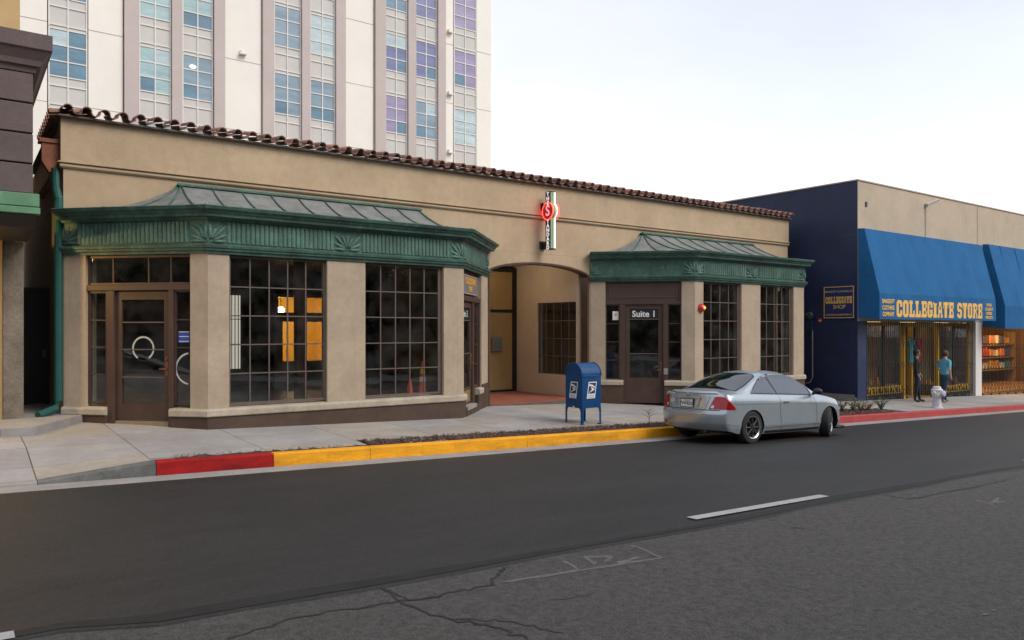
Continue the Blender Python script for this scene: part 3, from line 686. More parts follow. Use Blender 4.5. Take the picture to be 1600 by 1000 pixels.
# interiors behind the glass
mb = MB(); 
for (x0, x1, y0, y1, z0, z1) in ((1.86,10.5,22.0,22.1,.2,3.9), (1.86,10.5,15.9,22,3.75,3.85), (14.3,22.8,20,20.1,-.1,3.9), (14.3,22.8,15.9,20,3.75,3.85)):
    if y0 == 22.0:
        for q in ((1.86,7.45,.0,3.75), (9.15,10.5,.0,3.75), (7.45,9.15,3.05,3.75)): mb.box(q[0], q[1], y0, y1, q[2], q[3])
    else: mb.box(x0, x1, y0, y1, z0, z1)
mb.box(10.44, 10.5, 15.9, 22, .28, 3.75); mb.box(14.2, 14.3, 17.96, 20, 0, 3.75); mb.box(3.5, 8.8, 14.05, 16.2, 3.86, 3.9); mb.box(16.1, 21, 14.05, 16.2, 3.86, 3.9)
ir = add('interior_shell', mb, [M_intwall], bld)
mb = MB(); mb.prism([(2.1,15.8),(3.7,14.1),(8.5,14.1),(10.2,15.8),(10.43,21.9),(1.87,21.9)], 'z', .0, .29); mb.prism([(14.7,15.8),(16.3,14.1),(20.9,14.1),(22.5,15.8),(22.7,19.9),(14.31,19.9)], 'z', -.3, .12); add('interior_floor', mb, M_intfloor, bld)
# lit back room seen through a white glazed door
BX = Matrix.Translation((2.6,0,0)); mb = MB(BX); yb = 21.98
for (x0, x1, z0, z1) in ((4.85,4.95,.28,3.05), (6.45,6.55,.28,3.05), (4.95,6.45,2.96,3.05), (4.95,6.45,2.42,2.52), (5.63,5.77,.28,2.42), (4.95,5.08,.28,2.42), (6.32,6.45,.28,2.42), (5.08,5.63,2.25,2.42), (5.77,6.32,2.25,2.42), (5.08,5.63,.28,1.1), (5.77,6.32,.28,1.1)):
    mb.box(x0, x1, yb-.05, yb+.02, z0, z1)
bd = add('back_door', mb, M_white, bld)
mb = MB(BX); mb.box(4.0, 7.4, 25, 25.1, .28, 3.4); mb.box(4.0, 4.1, 22.1, 25, .28, 3.4); mb.box(7.3, 7.4, 22.1, 25, .28, 3.4); mb.box(4, 7.4, 22.1, 25, 3.4, 3.5); mb.box(4, 7.4, 22.1, 25, .2, .28)
add('back_room', mb, mat('back_room_paint', (.72,.50,.14), .8, .05, 2), bld)
mb = MB(BX); mb.sphere((5.5, 23.3, 2.62), .11, 12); add('globe_lamp', mb, emit('globe_glow', (1,.75,.4), 14), bld, smooth=True)
pl = bpy.data.lights.new('back_room_lamp', 'POINT'); pl.energy = 60; pl.color = (1,.72,.34); pl.shadow_soft_size = .15; po = bpy.data.objects.new('back_room_lamp', pl); COL.objects.link(po); po.location = (8.1, 23.3, 2.38); po.parent = bld; po.matrix_parent_inverse = world_mat(bld).inverted()
mb = MB(BX); mb.tube([(5.5,23.3,2.74), (5.5,23.3,3.4)], .01, 6); add('lamp_cord', mb, M_black, bld)
mb = MB(); mb.box(5.55, 5.75, 15.0, 15.2, .29, 3.75); add('interior_post', mb, mat('timber_post', (.15,.07,.04), .7, .2, 4, stretch=(1,1,.2)), bld)
mb = MB(); mb.box(6.15, 6.5, 21.97, 21.99, .9, 3.0); wi = add('interior_window', mb, emit('daylit_window', (.9,.85,.7), .55), bld)
mb = MB()
for x in (6.15, 6.23, 6.32, 6.41, 6.48): mb.box(x, x+.02, 21.95, 21.969, .9, 3.0)
for z in (.9, 1.6, 2.3, 2.98): mb.box(6.15, 6.5, 21.94, 21.949, z, z+.02)
add('window_bars', mb, M_black, wi)
# safety cones standing inside the right window
def cone(loc, h, label):
    t = thing('traffic_cone', label, 'cone', loc, 0, 'cones inside the storefront window')
    mb = MB(); mb.lathe([(.135,.03), (.12,.05), (.03,h), (.02,h)], 14); add('cone_body', mb, mat('cone_orange', (.75,.09,.015), .5, .05, 4), t, smooth=False, keep=False)
    mb = MB(); mb.box(-.17, .17, -.17, .17, 0, .03, .01); add('base', mb, mat('cone_base', (.5,.06,.015), .6, .05, 4), t, keep=False)
    return t
cone((7.72,14.3,.29), .68, 'small orange traffic cone behind the window beside the tall striped one')
c2 = cone((8.06,14.36,.29), 1.05, 'tall orange traffic cone with yellow and white bands behind the window')
for z, m_ in ((.62, M_white), (.78, mat('cone_yellow', (.75,.5,.02), .5, .05, 4))):
    mb = MB(); rr = lambda q: .12-(.09)*(q-.05)/1.0+.006
    mb.lathe([(rr(z),z), (rr(z+.1),z+.1)], 14); add('band', mb, m_, c2, keep=False)
# ------------------------------------------------------------------ the white tower behind
tow = thing('white_tower', 'tall cream apartment tower with paired window strips behind the tiled roof', 'tower', (10, 35, -.2))
M_tow = mat('tower_cream', (.76,.73,.67), .85, .03, .5, .15, 30); M_mauve = mat('tower_mauve', (.47,.405,.385), .85, .05, .5, .15, 30)
M_span = mat('spandrel_panel', (.52,.50,.475), .7, .04, 1); M_tfr = mat('tower_frame', (.66,.64,.61), .6, .03, 1)
TYF = 35.0
def winrows(): return (7.65, 10.78, 13.92, 17.05, 20.18)
mb = MB(); TOP = 24.5
mb.box(-7, 23.95, TYF+.2, TYF+16, -.6, TOP)
for x0, x1 in ((-7,-4.5), (-2.9,2.88), (4.31,5.56), (9.66,11.26), (15.35,16.85), (21.0,21.5), (23.01,23.95)): mb.box(x0, x1, TYF, TYF+.198, -.6, TOP)
add('wall', mb, M_tow, tow)
for b0, b1, w_ in ((5.6,9.62,((6.14,7.43),(7.84,9.16))), (11.3,15.31,((11.81,13.13),(13.53,14.82))), (16.9,20.96,((17.47,18.74),(19.19,20.5)))):
    xs = [b0]+[q for a in w_ for q in a]+[b1]
    for k in (0, 2, 4): mb = MB(); mb.box(xs[k], xs[k+1], TYF-.16, TYF+.19, -.6, TOP); add('pilaster', mb, M_mauve, tow)
for z in (4.7, 7.85, 10.98, 14.12, 17.25, 20.38):                      # storey joints, thin reveals standing a little proud
    for x0, x1 in ((-2.9,2.88), (4.31,5.56), (9.66,11.26), (15.35,16.85), (21.0,21.5), (23.01,23.95)): mb = MB(); mb.box(x0+.002, x1-.002, TYF-.012, TYF-.001, z-.025, z); add('storey_joint', mb, M_mauve, tow)
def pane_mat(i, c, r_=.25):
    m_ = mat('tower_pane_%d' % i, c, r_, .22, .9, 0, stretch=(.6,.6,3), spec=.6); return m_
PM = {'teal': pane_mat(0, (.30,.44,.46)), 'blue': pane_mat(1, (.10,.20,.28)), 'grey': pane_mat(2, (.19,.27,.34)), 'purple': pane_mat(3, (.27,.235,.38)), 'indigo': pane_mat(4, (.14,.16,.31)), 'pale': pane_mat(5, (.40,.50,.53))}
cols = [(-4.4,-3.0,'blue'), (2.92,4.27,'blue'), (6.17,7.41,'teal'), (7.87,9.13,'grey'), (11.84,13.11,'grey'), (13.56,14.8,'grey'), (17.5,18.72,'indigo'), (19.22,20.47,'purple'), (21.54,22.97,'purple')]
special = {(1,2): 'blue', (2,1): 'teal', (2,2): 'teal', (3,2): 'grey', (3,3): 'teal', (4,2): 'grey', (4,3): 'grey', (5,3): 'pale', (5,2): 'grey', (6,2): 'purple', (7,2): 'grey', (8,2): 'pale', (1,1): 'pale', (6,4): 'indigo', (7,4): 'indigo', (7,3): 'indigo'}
special = {(c, r): v_ for (c, r), v_ in special.items()}
for ci, (x0, x1, pm) in enumerate(cols):
    W_ = x1-x0; xm = (x0+x1)/2
    mb = MB(); fy = TYF+.02; mb.box(x0, x1, fy, TYF+.199, -.5, TOP-.2); sp = add('spandrel', mb, M_span, tow)
    for ri, zt in enumerate(winrows()):
        zb = zt-1.92
        mb = MB()                                                     # frame of the window and ribs of the spandrel below it
        for a in (x0, xm-.022, x1-.045): mb.box(a, a+.045, fy-.045, fy-.001, zt-3.1, zt)
        for z in (zt-.045, zb, zb+.613, zb+1.243, zb-.36, zb-1.1): mb.box(x0+.045, xm-.022, fy-.04, fy-.001, z, z+.045); mb.box(xm+.023, x1-.045, fy-.04, fy-.001, z, z+.045)
        wo = add('window', mb, M_tfr, tow)
        m_ = PM[special.get((ci, ri), pm)]
        for a0, a1 in ((x0+.045, xm-.022), (xm+.023, x1-.045)):
            for j in range(3):
                z0 = zb+.045+j*.62; mm = m_
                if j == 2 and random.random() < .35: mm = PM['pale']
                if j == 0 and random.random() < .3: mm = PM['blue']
                mb = MB(); t_ = random.uniform(-.006, .006); mb.poly([(a0, fy-.012+t_, z0), (a1, fy-.012-t_, z0), (a1, fy-.012-t_, z0+.58), (a0, fy-.012+t_, z0+.58)]); add('pane', mb, mm, wo)
for x, z in ((10.25,14.35), (10.2,9.75), (21.1,17.8), (21.1,14.5), (21.1,11.4)):
    mb = MB(); mb.box(x, x+.3, TYF-.22, TYF-.001, z, z+.06); mb.box(x+.05, x+.12, TYF-.15, TYF-.001, z+.06, z+.2); add('wall_light', mb, M_tfr, tow)
mb = MB(); mb.sphere((8.3, TYF-.01, 13.42), .09, 10, (1.5,.3,.8)); add('reflected_lamp', mb, emit('lamp_reflection_white', (1,.95,.85), 3), tow)  # glowing spot on the pane stands in for a lamp's reflection

# ------------------------------------------------------------------ brown stone building at the left
lb = thing('brown_stone_building', 'brown stone faced shop building with green fascia beside the narrow alley', 'building', (-5, 13.8, .35))
M_brn = mat('brown_stone', (.115,.085,.080), .85, .12, 2, .3, 30, rnd=.08); M_grn = mat('fascia_green', (.10,.235,.125), .6, .15, 3)
mb = MB(); mb.box(-12, .93, 13.83, 26, 4.05, 6.3); mb.box(-12, .9, 17.1, 26, -.2, 4.05); add('wall', mb, mat('brown_mortar', (.045,.035,.033), .9), lb)
for k in range(4):
    z0 = 4.08+k*.462; x = .95; off = (k % 2)*.9
    while x > -9:
        x0 = x-(1.8 if x < .9 else 1.8-off*.5); mb = MB(); mb.box(x0+.012, x-.0, 13.78, 13.95, z0+.012, z0+.45, .008)
        if x > .9: mb.box(x-.16, x, 13.952, 14.9, z0+.012, z0+.45, .008)
        add('stone', mb, M_brn, lb); x = x0
mb = MB(); mb.sweep([(-12,13.8), (.95,13.8), (.95,19)], [(-.1,5.93), (.03,5.93), (.05,6.0), (.10,6.02), (.12,6.1), (.2,6.22), (.24,6.25), (.24,6.48), (-.1,6.48)]); add('cornice', mb, M_brn, lb)
mb = MB(); mb.box(-12, .80, 14.1, 26, 6.48, 11); add('upper_wall', mb, mat('upper_tan', (.52,.36,.17), .9, .06, 1), lb)
mb = MB(); mb.box(-12, 1.02, 13.58, 13.79, 3.86, 4.06, .01); mb.box(-12, 1.03, 13.56, 13.79, 3.75, 3.85, .01); add('fascia', mb, M_grn, lb)
mb = MB(); mb.prism([(13.62,3.74), (15.4,3.74), (15.4,3.5), (13.9,3.58)], 'x', -12, .98); add('soffit', mb, M_black, lb)
mb = MB(); mb.box(.63, .93, 15.45, 17.05, .0, 3.5, .01); add('pillar', mb, mat('rough_concrete', (.20,.165,.125), .9, .3, 3, .6, 25, dirt=.5, dirtcol=(.09,.075,.06)), lb)
mb = MB(); mb.box(.52, .625, 15.40, 15.6, .2, 3.52); mb.box(-3, -2.9, 15.40, 15.6, .2, 3.52); mb.box(-2.9, .52, 15.42, 15.58, .2, .6); add('shop_frame', mb, M_ochre, lb)
mb = MB(); mb.poly([(-2.9,15.5,.6), (.52,15.5,.6), (.52,15.5,3.5), (-2.9,15.5,3.5)]); add('shop_pane', mb, M_glass, lb)
mb = MB(); mb.box(-12, .62, 17.0, 17.08, .2, 3.5); mb.box(-12, -3, 15.45, 15.6, .2, 3.5); add('shop_wall', mb, M_ochre, lb)
mb = MB(); mb.lathe([(.10,3.40), (.12,3.46), (.12,3.495)], 16, (-.7,15.28,0)); add('soffit_lamp', mb, emit('warm_downlight', (1,.66,.25), 14), lb)
pl = bpy.data.lights.new('soffit_lamp_light', 'POINT'); pl.energy = 150; pl.color = (1,.62,.22); pl.shadow_soft_size = .05; po = bpy.data.objects.new('soffit_lamp_light', pl); COL.objects.link(po); po.location = (-.7,15.28,3.25); po.parent = lb; po.matrix_parent_inverse = world_mat(lb).inverted()
# landing between the two buildings, and the alley gate
mb = MB(); mb.prism([(.42,14.15), (.55,13.98), (.96,13.95), (1.16,14.3), (1.95,15.72), (1.6,18.3), (.8,18.3), (.8,17.0), (-1.5,17.0), (-1.5,15.2)], 'z', .05, .50)
add('alley_step', mb, M_conc, label='low concrete step at the alley mouth below the green downspout', category='step')
ag = thing('alley_gate', 'black sheet metal gate closing the narrow alley', 'gate', (1.2, 18.2, .5))
x0, x1 = max(.96, on_y(37,600,18.2).x), 1.53
mb = MB(); mb.box(x0, x1, 18.17, 18.2, .52, 2.82); add('leaf', mb, M_black, ag)
mb = MB()
for a in (x0, x1-.05): mb.box(a, a+.05, 18.13, 18.169, .505, 2.86)
mb.box(x0+.05, x1-.05, 18.13, 18.169, 2.78, 2.86); mb.box(x0+.05, x1-.05, 18.135, 18.169, .52, .6); add('gate_frame', mb, M_black, ag)
mb = MB(); mb.box(x1-.12, x1-.06, 18.11, 18.132, 1.45, 1.6); add('latch', mb, M_steel, ag)

# ------------------------------------------------------------------ the blue store
bs = thing('blue_store', 'navy brick store with tan parapet, blue awnings and barred yellow framed windows', 'building', (32, 13.75, -.4))
BX0, BY, BT = 24.05, 13.75, 6.94
m_, t, b = new_mat('navy_brick'); N, L = t.nodes, t.links; b.inputs['Roughness'].default_value = .55
geo = N.new('ShaderNodeNewGeometry'); sx = N.new('ShaderNodeSeparateXYZ'); cb = N.new('ShaderNodeCombineXYZ'); L.new(geo.outputs['Position'], sx.inputs[0]); L.new(sx.outputs[1], cb.inputs[0]); L.new(sx.outputs[2], cb.inputs[1])
br = N.new('ShaderNodeTexBrick'); br.inputs['Scale'].default_value = 1; br.inputs['Brick Width'].default_value = .21; br.inputs['Row Height'].default_value = .075; br.inputs['Mortar Size'].default_value = .008
br.inputs['Color1'].default_value = (.9,.9,.9,1); br.inputs['Color2'].default_value = (.75,.75,.75,1); br.inputs['Mortar'].default_value = (.3,.3,.3,1); L.new(cb.outputs[0], br.inputs[0])
ns = N.new('ShaderNodeTexNoise'); ns.inputs['Scale'].default_value = 1.2; ns.inputs['Detail'].default_value = 8; L.new(geo.outputs['Position'], ns.inputs[0])
mp = N.new('ShaderNodeMapping'); mp.inputs['Scale'].default_value = (1,.9,13.3); L.new(geo.outputs['Position'], mp.inputs[0]); n2 = N.new('ShaderNodeTexNoise'); n2.inputs['Scale'].default_value = 1; n2.inputs['Detail'].default_value = 6; L.new(mp.outputs[0], n2.inputs[0])
cr = N.new('ShaderNodeValToRGB'); cr.color_ramp.elements[0].color = (.008,.017,.055,1); cr.color_ramp.elements[1].color = (.013,.026,.082,1); cr.color_ramp.elements[0].position = .35; cr.color_ramp.elements[1].position = .7; L.new(ns.outputs[0], cr.inputs[0])
mr = N.new('ShaderNodeMapRange'); mr.inputs[1].default_value = .66; mr.inputs[2].default_value = .78; mr.inputs[4].default_value = .35; L.new(n2.outputs[0], mr.inputs[0])
mx = N.new('ShaderNodeMix'); mx.data_type = 'RGBA'; L.new(mr.outputs[0], mx.inputs[0]); L.new(cr.outputs[0], mx.inputs[6]); mx.inputs[7].default_value = (.12,.14,.2,1)
L.new(mx.outputs[2], b.inputs['Base Color']); bp = N.new('ShaderNodeBump'); bp.inputs['Strength'].default_value = .6; bp.inputs['Distance'].default_value = .01; L.new(br.outputs[0], bp.inputs['Height']); L.new(bp.outputs[0], b.inputs['Normal'])
M_navyb = m_
M_navy = mat('navy_paint', (.012,.024,.075), .5, .15, 3, .15, 40); M_tan = mat('tan_parapet', (.47,.385,.285), .9, .08, 1, .25, 50, streak=.18, dirtcol=(.3,.24,.18))
M_awn = mat('awning_canvas', (.021,.12,.29), .85, .10, 1.2, .25, 90, streak=.12, dirtcol=(.02,.13,.33), spec=.15); M_sy = mat('shop_yellow', (.62,.36,.015), .5, .1, 4); M_gold2 = mat('awning_gold', (.78,.47,.10), .7, .05, 6)
mb = MB(); mb.box(BX0, BX0+.3, BY+.002, 34, -.75, BT-.002); add('side_wall', mb, M_navyb, bs)
mb = MB(); mb.box(BX0-.012, BX0-.001, BY+.1, 17, -.6, -.14); add('base_strip', mb, M_concd, bs)
mb = MB(); mb.box(BX0+.002, 44, BY-.25+.25, BY+.3, 2.3, BT); mb.box(BX0+.3, 44, BY+.3, 34, 6.4, 6.5); mb.box(44.001, 44.3, BY+.001, 34, -1, BT-.003); add('front_wall', mb, M_tan, bs)
mb = MB(); mb.box(32.74, 32.77, BY-.004, BY-.001, 5.3, BT-.01); add('panel_joint', mb, M_joint, bs)
mb = MB(); mb.box(BX0-.03, 44, BY-.03, BY+.33, BT+.001, BT+.04); mb.box(BX0-.03, BX0+.32, BY+.332, 34, BT+.001, BT+.04); add('coping', mb, M_tan, bs)
mb = MB(); mb.box(BX0-.002, 24.6, BY-.002, BY+.28, -.75, 2.3); add('corner_pillar', mb, M_navy, bs)
def awning(x0, x1, zt, zv, zb, yo, name='awning'):
    mb = MB(); n_ = 26; yt = BY-.22; P = []
    prof = [(BY-.004,zt), (yt,zt-.02)]+[(yt+(yo-yt)*t, zt-.02+(zv-zt+.02)*t) for t in (.25,.5,.75,1)]+[(yo,(zv+zb)/2), (yo,zb), (BY-.004,zb+.06)]
    for i in range(n_+1):
        x = x0+(x1-x0)*i/n_; P.append([mb.v((x, y-(.012*math.sin(i*1.9)+.01*math.sin(i*.7)) *(1 if 1 < k < 6 else 0), z)) for k, (y, z) in enumerate(prof)])
    for A_, B_ in zip(P, P[1:]):
        for k in range(len(prof)-1): mb.bm.faces.new((A_[k], A_[k+1], B_[k+1], B_[k]))
    mb.bm.faces.new(P[0][::-1]); mb.bm.faces.new(P[-1])
    return add(name, mb, M_awn, bs)
aw1 = awning(24.07, 32.62, 5.36, 3.2, 2.36, 13.02); aw2 = awning(33.22, 43, 5.44, 2.95, 2.06, 12.93)
for i in range(6):
    x = 34.2+i*1.4; mb = MB(); mb.tube([(x, BY-.235, 5.40), (x+.05, 13.0, 2.98)], .018, 6); add('canvas_seam', mb, M_awn, aw2)
GLY = {'C':"0######0 ######## ###00### ###00### ###00000 ###00000 ###00### ###00### ######## 0######0",'O':"0######0 ######## ###00### ###00### ###00### ###00### ###00### ###00### ######## 0######0",
'L':"#####000 #####000 0###0000 0###0000 0###0000 0###0000 0###00## 0###00## ######## ########",'E':"######## ######## 0###00## 0###00## 0######0 0######0 0###00## 0###00## ######## ########",
'G':"0######0 ######## ###00### ###00### ###00000 ###0#### ###0#### ###00### ######## 0######0",'I':"###### ###### 0####0 0####0 0####0 0####0 0####0 0####0 ###### ######",
'A':"00####00 00####00 00####00 0##00##0 0##00##0 0######0 0######0 0##00##0 ###00### ###00###",'T':"######## ######## ##0##0## ##0##0## 000##000 000##000 000##000 000##000 00####00 00####00".replace('000##000','00####00').replace('##0##0##','#0####0#'),
'S':"0######0 ######## ###00### ###00000 #######0 0####### 00000### ###00### ######## 0######0",'R':"#######0 ######## 0###00## 0###00## 0######0 0#####00 0###0##0 0###00## ####00## ####00##"}
def block_text(txt, width, height):
    """slab letters cut as solid plates; returns list of (letter MB in x,z plane)"""
    units = sum(len(GLY[c].split()[0])+1 if c != ' ' else 5 for c in txt)-1; u = width/units; x = 0; out = []
    h = height/10
    for c in txt:
        if c == ' ': x += 5*u; continue
        rows = GLY[c].split(); mb = MB()
        for r_, row in enumerate(rows):
            z1 = height-h*r_; z0 = z1-h; k = 0
            while k < len(row):
                if row[k] == '#':
                    k2 = k
                    while k2 < len(row) and row[k2] == '#': k2 += 1
                    a, b_ = x+k*u, x+k2*u; ca = cb_ = 0
                    if r_ == 0 and c in 'COGSR': ca = cb_ = u*.5
                    mb.poly([(a+ (ca if c != 'R' else 0), 0, z1), (b_-cb_, 0, z1), (b_, 0, z0), (a, 0, z0)] if r_ == 0 else [(a, 0, z1), (b_, 0, z1), (b_-(u*.5 if r_ == 9 and c in 'COGS' else 0), 0, z0), (a+(u*.5 if r_ == 9 and c in 'COGS' else 0), 0, z0)]); k = k2
                else: k += 1
        x += (len(rows[0])+1)*u; out.append(mb)
    return out
for mb in block_text('COLLEGIATE STORE', 6.3, .56):
    mb.bm.transform(Matrix.Translation((25.12, 13.012, 2.44))); bmesh.ops.remove_doubles(mb.bm, verts=mb.bm.verts, dist=.0005); add('letter', mb, M_gold2, aw1)
for k, tx in enumerate(('BANCROFT', 'CLOTHING', 'COMPANY')): put_text('small_lettering', tx, .19, M_gold2, aw1, (24.6, 13.012, 2.94-.21*k), (1,0), (0,-1), xs=.78, bold=.006, ext=.002)
for k, tx in enumerate(('OFFICIAL', 'COLLEGIATE', 'LICENSED', 'PRODUCTS')): put_text('small_lettering', tx, .145, M_gold2, aw1, (32.0, 13.012, 2.96-.16*k), (1,0), (0,-1), xs=.8, bold=.005, ext=.002)
# wall sign on the navy side
ss = thing('wall_sign', 'navy painted board with gold border and lettering on the brick side wall', 'sign', (BX0-.02, 14.4, 2.37))
mb = MB(); mb.box(BX0-.035, BX0-.001, 13.83, 14.97, 2.38, 3.5, .004); add('board', mb, mat('sign_navy', (.012,.028,.12), .45, .08, 3), ss)
mb = MB()
for (a, b_, c, d) in ((13.86,14.94,2.41,2.432), (13.86,14.94,3.448,3.47), (13.86,13.882,2.433,3.447), (14.918,14.94,2.433,3.447)): mb.box(BX0-.042, BX0-.0352, a, b_, c, d)
add('border', mb, M_gold2, ss)
e_, n_ = (0,-1), (-1,0)
put_text('lettering', 'BANCROFT CLOTHING CO', .095, M_gold2, ss, (BX0-.037,14.4,3.30), e_, n_, xs=.85, ext=.002)
put_text('lettering', 'SHOP', .19, M_gold2, ss, (BX0-.037,14.38,2.78), e_, n_, xs=.95, ext=.002); put_text('lettering', 'GUARANTEED LICENSED PRODUCTS', .075, M_gold2, ss, (BX0-.037,14.4,2.52), e_, n_, xs=.75, ext=.002)
for mb in block_text('COLLEGIATE', .95, .23):
    mb.bm.transform(Matrix(((0,-1,0,BX0-.04), (-1,0,0,14.875), (0,0,1,2.90), (0,0,0,1)))); bmesh.ops.remove_doubles(mb.bm, verts=mb.bm.verts, dist=.0005); add('letter', mb, M_gold2, ss)
# meter, conduit, small red disc, wall camera
mt = thing('electric_meter', 'round grey electric meter with a conduit on the navy wall', 'meter', (BX0-.1, 15.45, 2.2))
mb = MB(); mb.lathe([(.0,-.17), (.11,-.16), (.155,-.1), (.16,0)], 16, (BX0,15.45,2.50), 'x'); add('dome', mb, mat('meter_glass', (.04,.045,.06), .15, 0), mt, smooth=True)
mb = MB(); mb.box(BX0-.1, BX0-.001, 15.32, 15.58, 2.0, 2.36, .01); add('box', mb, M_navy, mt)
mb = MB(); mb.tube([(BX0-.05,15.36,2.0), (BX0-.05,15.36,.35), (BX0-.05,15.45,.2), (BX0-.05,15.6,.15)], .022, 6); add('conduit', mb, M_concd, mt)
mb = MB(); mb.lathe([(.075,-.012), (.075,0)], 18, (BX0-.001,15.1,2.34), 'x'); dz = add('disc_sign', mb, mat('sign_red', (.6,.04,.05), .5, .05, 9), label='small round red and white sticker on the navy brick wall', category='sign')
mb = MB(); mb.box(BX0-.016, BX0-.0135, 15.05, 15.15, 2.325, 2.345); add('white_bar', mb, M_white, dz)
cm = thing('wall_camera', 'small grey camera on a bracket with a conduit down the tan parapet', 'camera', (28.6, BY-.01, 5.4))
mb = MB(); mb.tube([(28.55,BY-.03,5.37), (28.55,BY-.03,6.5)], .012, 6); add('conduit', mb, M_concd, cm)
mb = MB(); mb.box(28.5, 28.6, BY-.09, BY-.001, 6.47, 6.60, .008); add('bracket', mb, M_concd, cm)
mb = MB(); mb.tube([(28.55,BY-.09,6.56), (28.75,BY-.38,6.72)], .04, 8); add('camera_body', mb, M_white, cm)
mb = MB(); mb.box(24.5, 24.62, BY-.02, BY-.001, 6.12, 6.28); add('vent', mb, M_black, bs)
# storefront under the awnings
M_gate = mat('gate_black', (.018,.018,.02), .45, .1, 6); M_cream = mat('cream_drape', (.20,.16,.09), .8, .1, 2)
zs = lambda x: side_z(x, BY)
for x0, x1 in ((24.66,27.14), (29.78,32.3)):
    mb = MB(); zb = zs(x1)+.02
    mb.box(x0, x0+.09, BY+.1, BY+.18, zb+.1, 2.28); mb.box(x1-.09, x1, BY+.1, BY+.18, zb+.1, 2.28); mb.box(x0+.09, x1-.09, BY+.1, BY+.18, 2.16, 2.28); mb.box(x0+.09, x1-.09, BY+.1, BY+.18, zb+.2, zb+.46)
    wf = add('display_window', mb, M_sy, bs)
    mb = MB(); k = x0+.12
    while k < x1-.15: mb.prism([(k,zb+.24), (k+.1,zb+.24), (k+.05,zb+.42)], 'y', BY+.085, BY+.099); k += .19
    mb.box(x0, x1, BY+.08, BY+.2, zb-.1, zb+.199); mb.box((x0+x1)/2-.03, (x0+x1)/2+.03, BY+.11, BY+.17, zb+.461, 2.159); add('black_trim', mb, M_gate, wf)
    mb = MB(); mb.poly([(x0+.09,BY+.14,zb+.46), (x1-.09,BY+.14,zb+.46), (x1-.09,BY+.14,2.16), (x0+.09,BY+.14,2.16)]); add('pane', mb, M_glass, wf)
    mb = MB(); mb.box(x0, x1, BY+.2, BY+1.3, zb-.1, zb+.5); add('display_shelf', mb, M_cream, wf)
    mb = MB(); mb.box(x0+.1, x0+.4, BY+1.0, BY+1.1, .2, 2.2); mb.box(x1-.38, x1-.12, BY+.7, BY+.8, .2, 2.2); mb.box(x0, x1, BY+1.3, BY+1.4, -.5, 2.3); add('drape', mb, M_cream, wf)
    mb = MB()
    for q in range(9): mb.box(x0+.15+q*.26, x0+.27+q*.26, BY+.35, BY+.36, 1.98, 2.14)
    add('pennant', mb, M_gold2, wf)
gcol = [(.55,.05,.05), (.02,.22,.28), (.65,.62,.55), (.6,.35,.03), (.08,.08,.2), (.7,.25,.1)]
GN = ('red', 'teal', 'cream', 'golden', 'navy', 'orange'); GM = [mat('goods_%d' % i, c, .6, .1, 6) for i, c in enumerate(gcol)]
for x0, nn in ((24.8,11), (29.95,11)):                                  # small souvenirs standing in the display windows
    for k in range(nn):
        x = x0+k*.21; zb = zs(x0+2.4)+.52; h = random.uniform(.12, .3)
        mb = MB(); mb.lathe([(.05,0), (.055,h*.5), (.03,h*.65), (.045,h*.8), (.01,h)], 8, (x, BY+.4+random.uniform(0, .3), zb)); kk = random.randrange(6)
        o = add('souvenir', mb, GM[kk], label='small %s souvenir on the display shelf %s' % (GN[kk], 'beside the navy corner pillar' if x0 < 26 else 'beside the white pillar'), category='souvenir', group='souvenirs in the shop windows')
def shirt(x, y, z, m_, label):
    mb = MB(); pts = [(-.26,.30), (-.12,.40), (-.05,.36), (.05,.36), (.12,.40), (.26,.30), (.20,.16), (.145,.2), (.15,-.42), (-.15,-.42), (-.145,.2), (-.20,.16)]
    mb.prism([(x+a*.95, z+b_*1.05) for a, b_ in pts], 'y', y, y+.06); o = add('hanging_shirt', mb, m_, label=label, category='shirt', group='shirts hung in the shop entry'); return o
shirt(28.72, BY+.55, 1.25, mat('shirt_teal', (.02,.32,.36), .8, .1, 5), 'teal shirt hanging in the shop entrance beside the red one')
shirt(29.36, BY+.55, 1.25, mat('shirt_red', (.36,.02,.035), .8, .1, 5), 'dark red shirt hanging in the shop entrance beside the teal one')
mb = MB(); mb.tube([(27.2,BY+.58,1.72), (29.75,BY+.58,1.72)], .012, 6); add('hanging_rail', mb, M_gate, bs)
mb = MB(); mb.box(27.16, 27.26, BY+.05, BY+.2, -.5, 2.28); mb.box(29.64, 29.76, BY+.05, BY+.2, -.6, 2.28); mb.box(27.26, 29.64, BY+.05, BY+.2, 2.12, 2.28); mb.box(29.2, 29.34, BY+.8, BY+.95, -.6, 2.28); add('entry_frame', mb, M_sy, bs)
mb = MB(); mb.box(27.1, 29.8, BY+1.8, BY+1.9, -.6, 2.3); mb.box(24.6, 44, BY+.3, BY+6, 2.31, 2.36); mb.box(24.6, 33, BY+.2, BY+6, -.8, -.45); mb.box(33.1, 44, BY+.2, BY+6, -.9, -.55); mb.box(33.0, 33.1, BY+.3, BY+6, -.8, 2.3); mb.box(33.1, 44, BY+5, BY+5.1, -.8, 2.3); mb.box(43.9, 44, BY+.3, BY+5, -.8, 2.3); add('shop_interior', mb, mat('shop_wood', (.30,.15,.04), .7, .15, 2), bs)
mb = MB(); mb.box(32.62, 33.15, BY-.003, BY+.3, -.9, 2.3); add('white_pillar', mb, M_tfr, bs)
for k in range(14):                                                     # stock on shelves in the brightly lit second shop
    x = 34+k*.62
    for z in (.15, .75, 1.35):
        mb = MB(); mb.box(x, x+.5, BY+2.6, BY+2.9, z, z+random.uniform(.25, .45), .02); q_ = random.randrange(6); add('boxed_stock', mb, GM[q_], label='%s goods on the %s shelf of the bright shop behind the bars' % (GN[q_], {.15: 'lowest', .75: 'middle', 1.35: 'top'}[z]), category='goods', group='stock in the bright shop')
mb = MB()
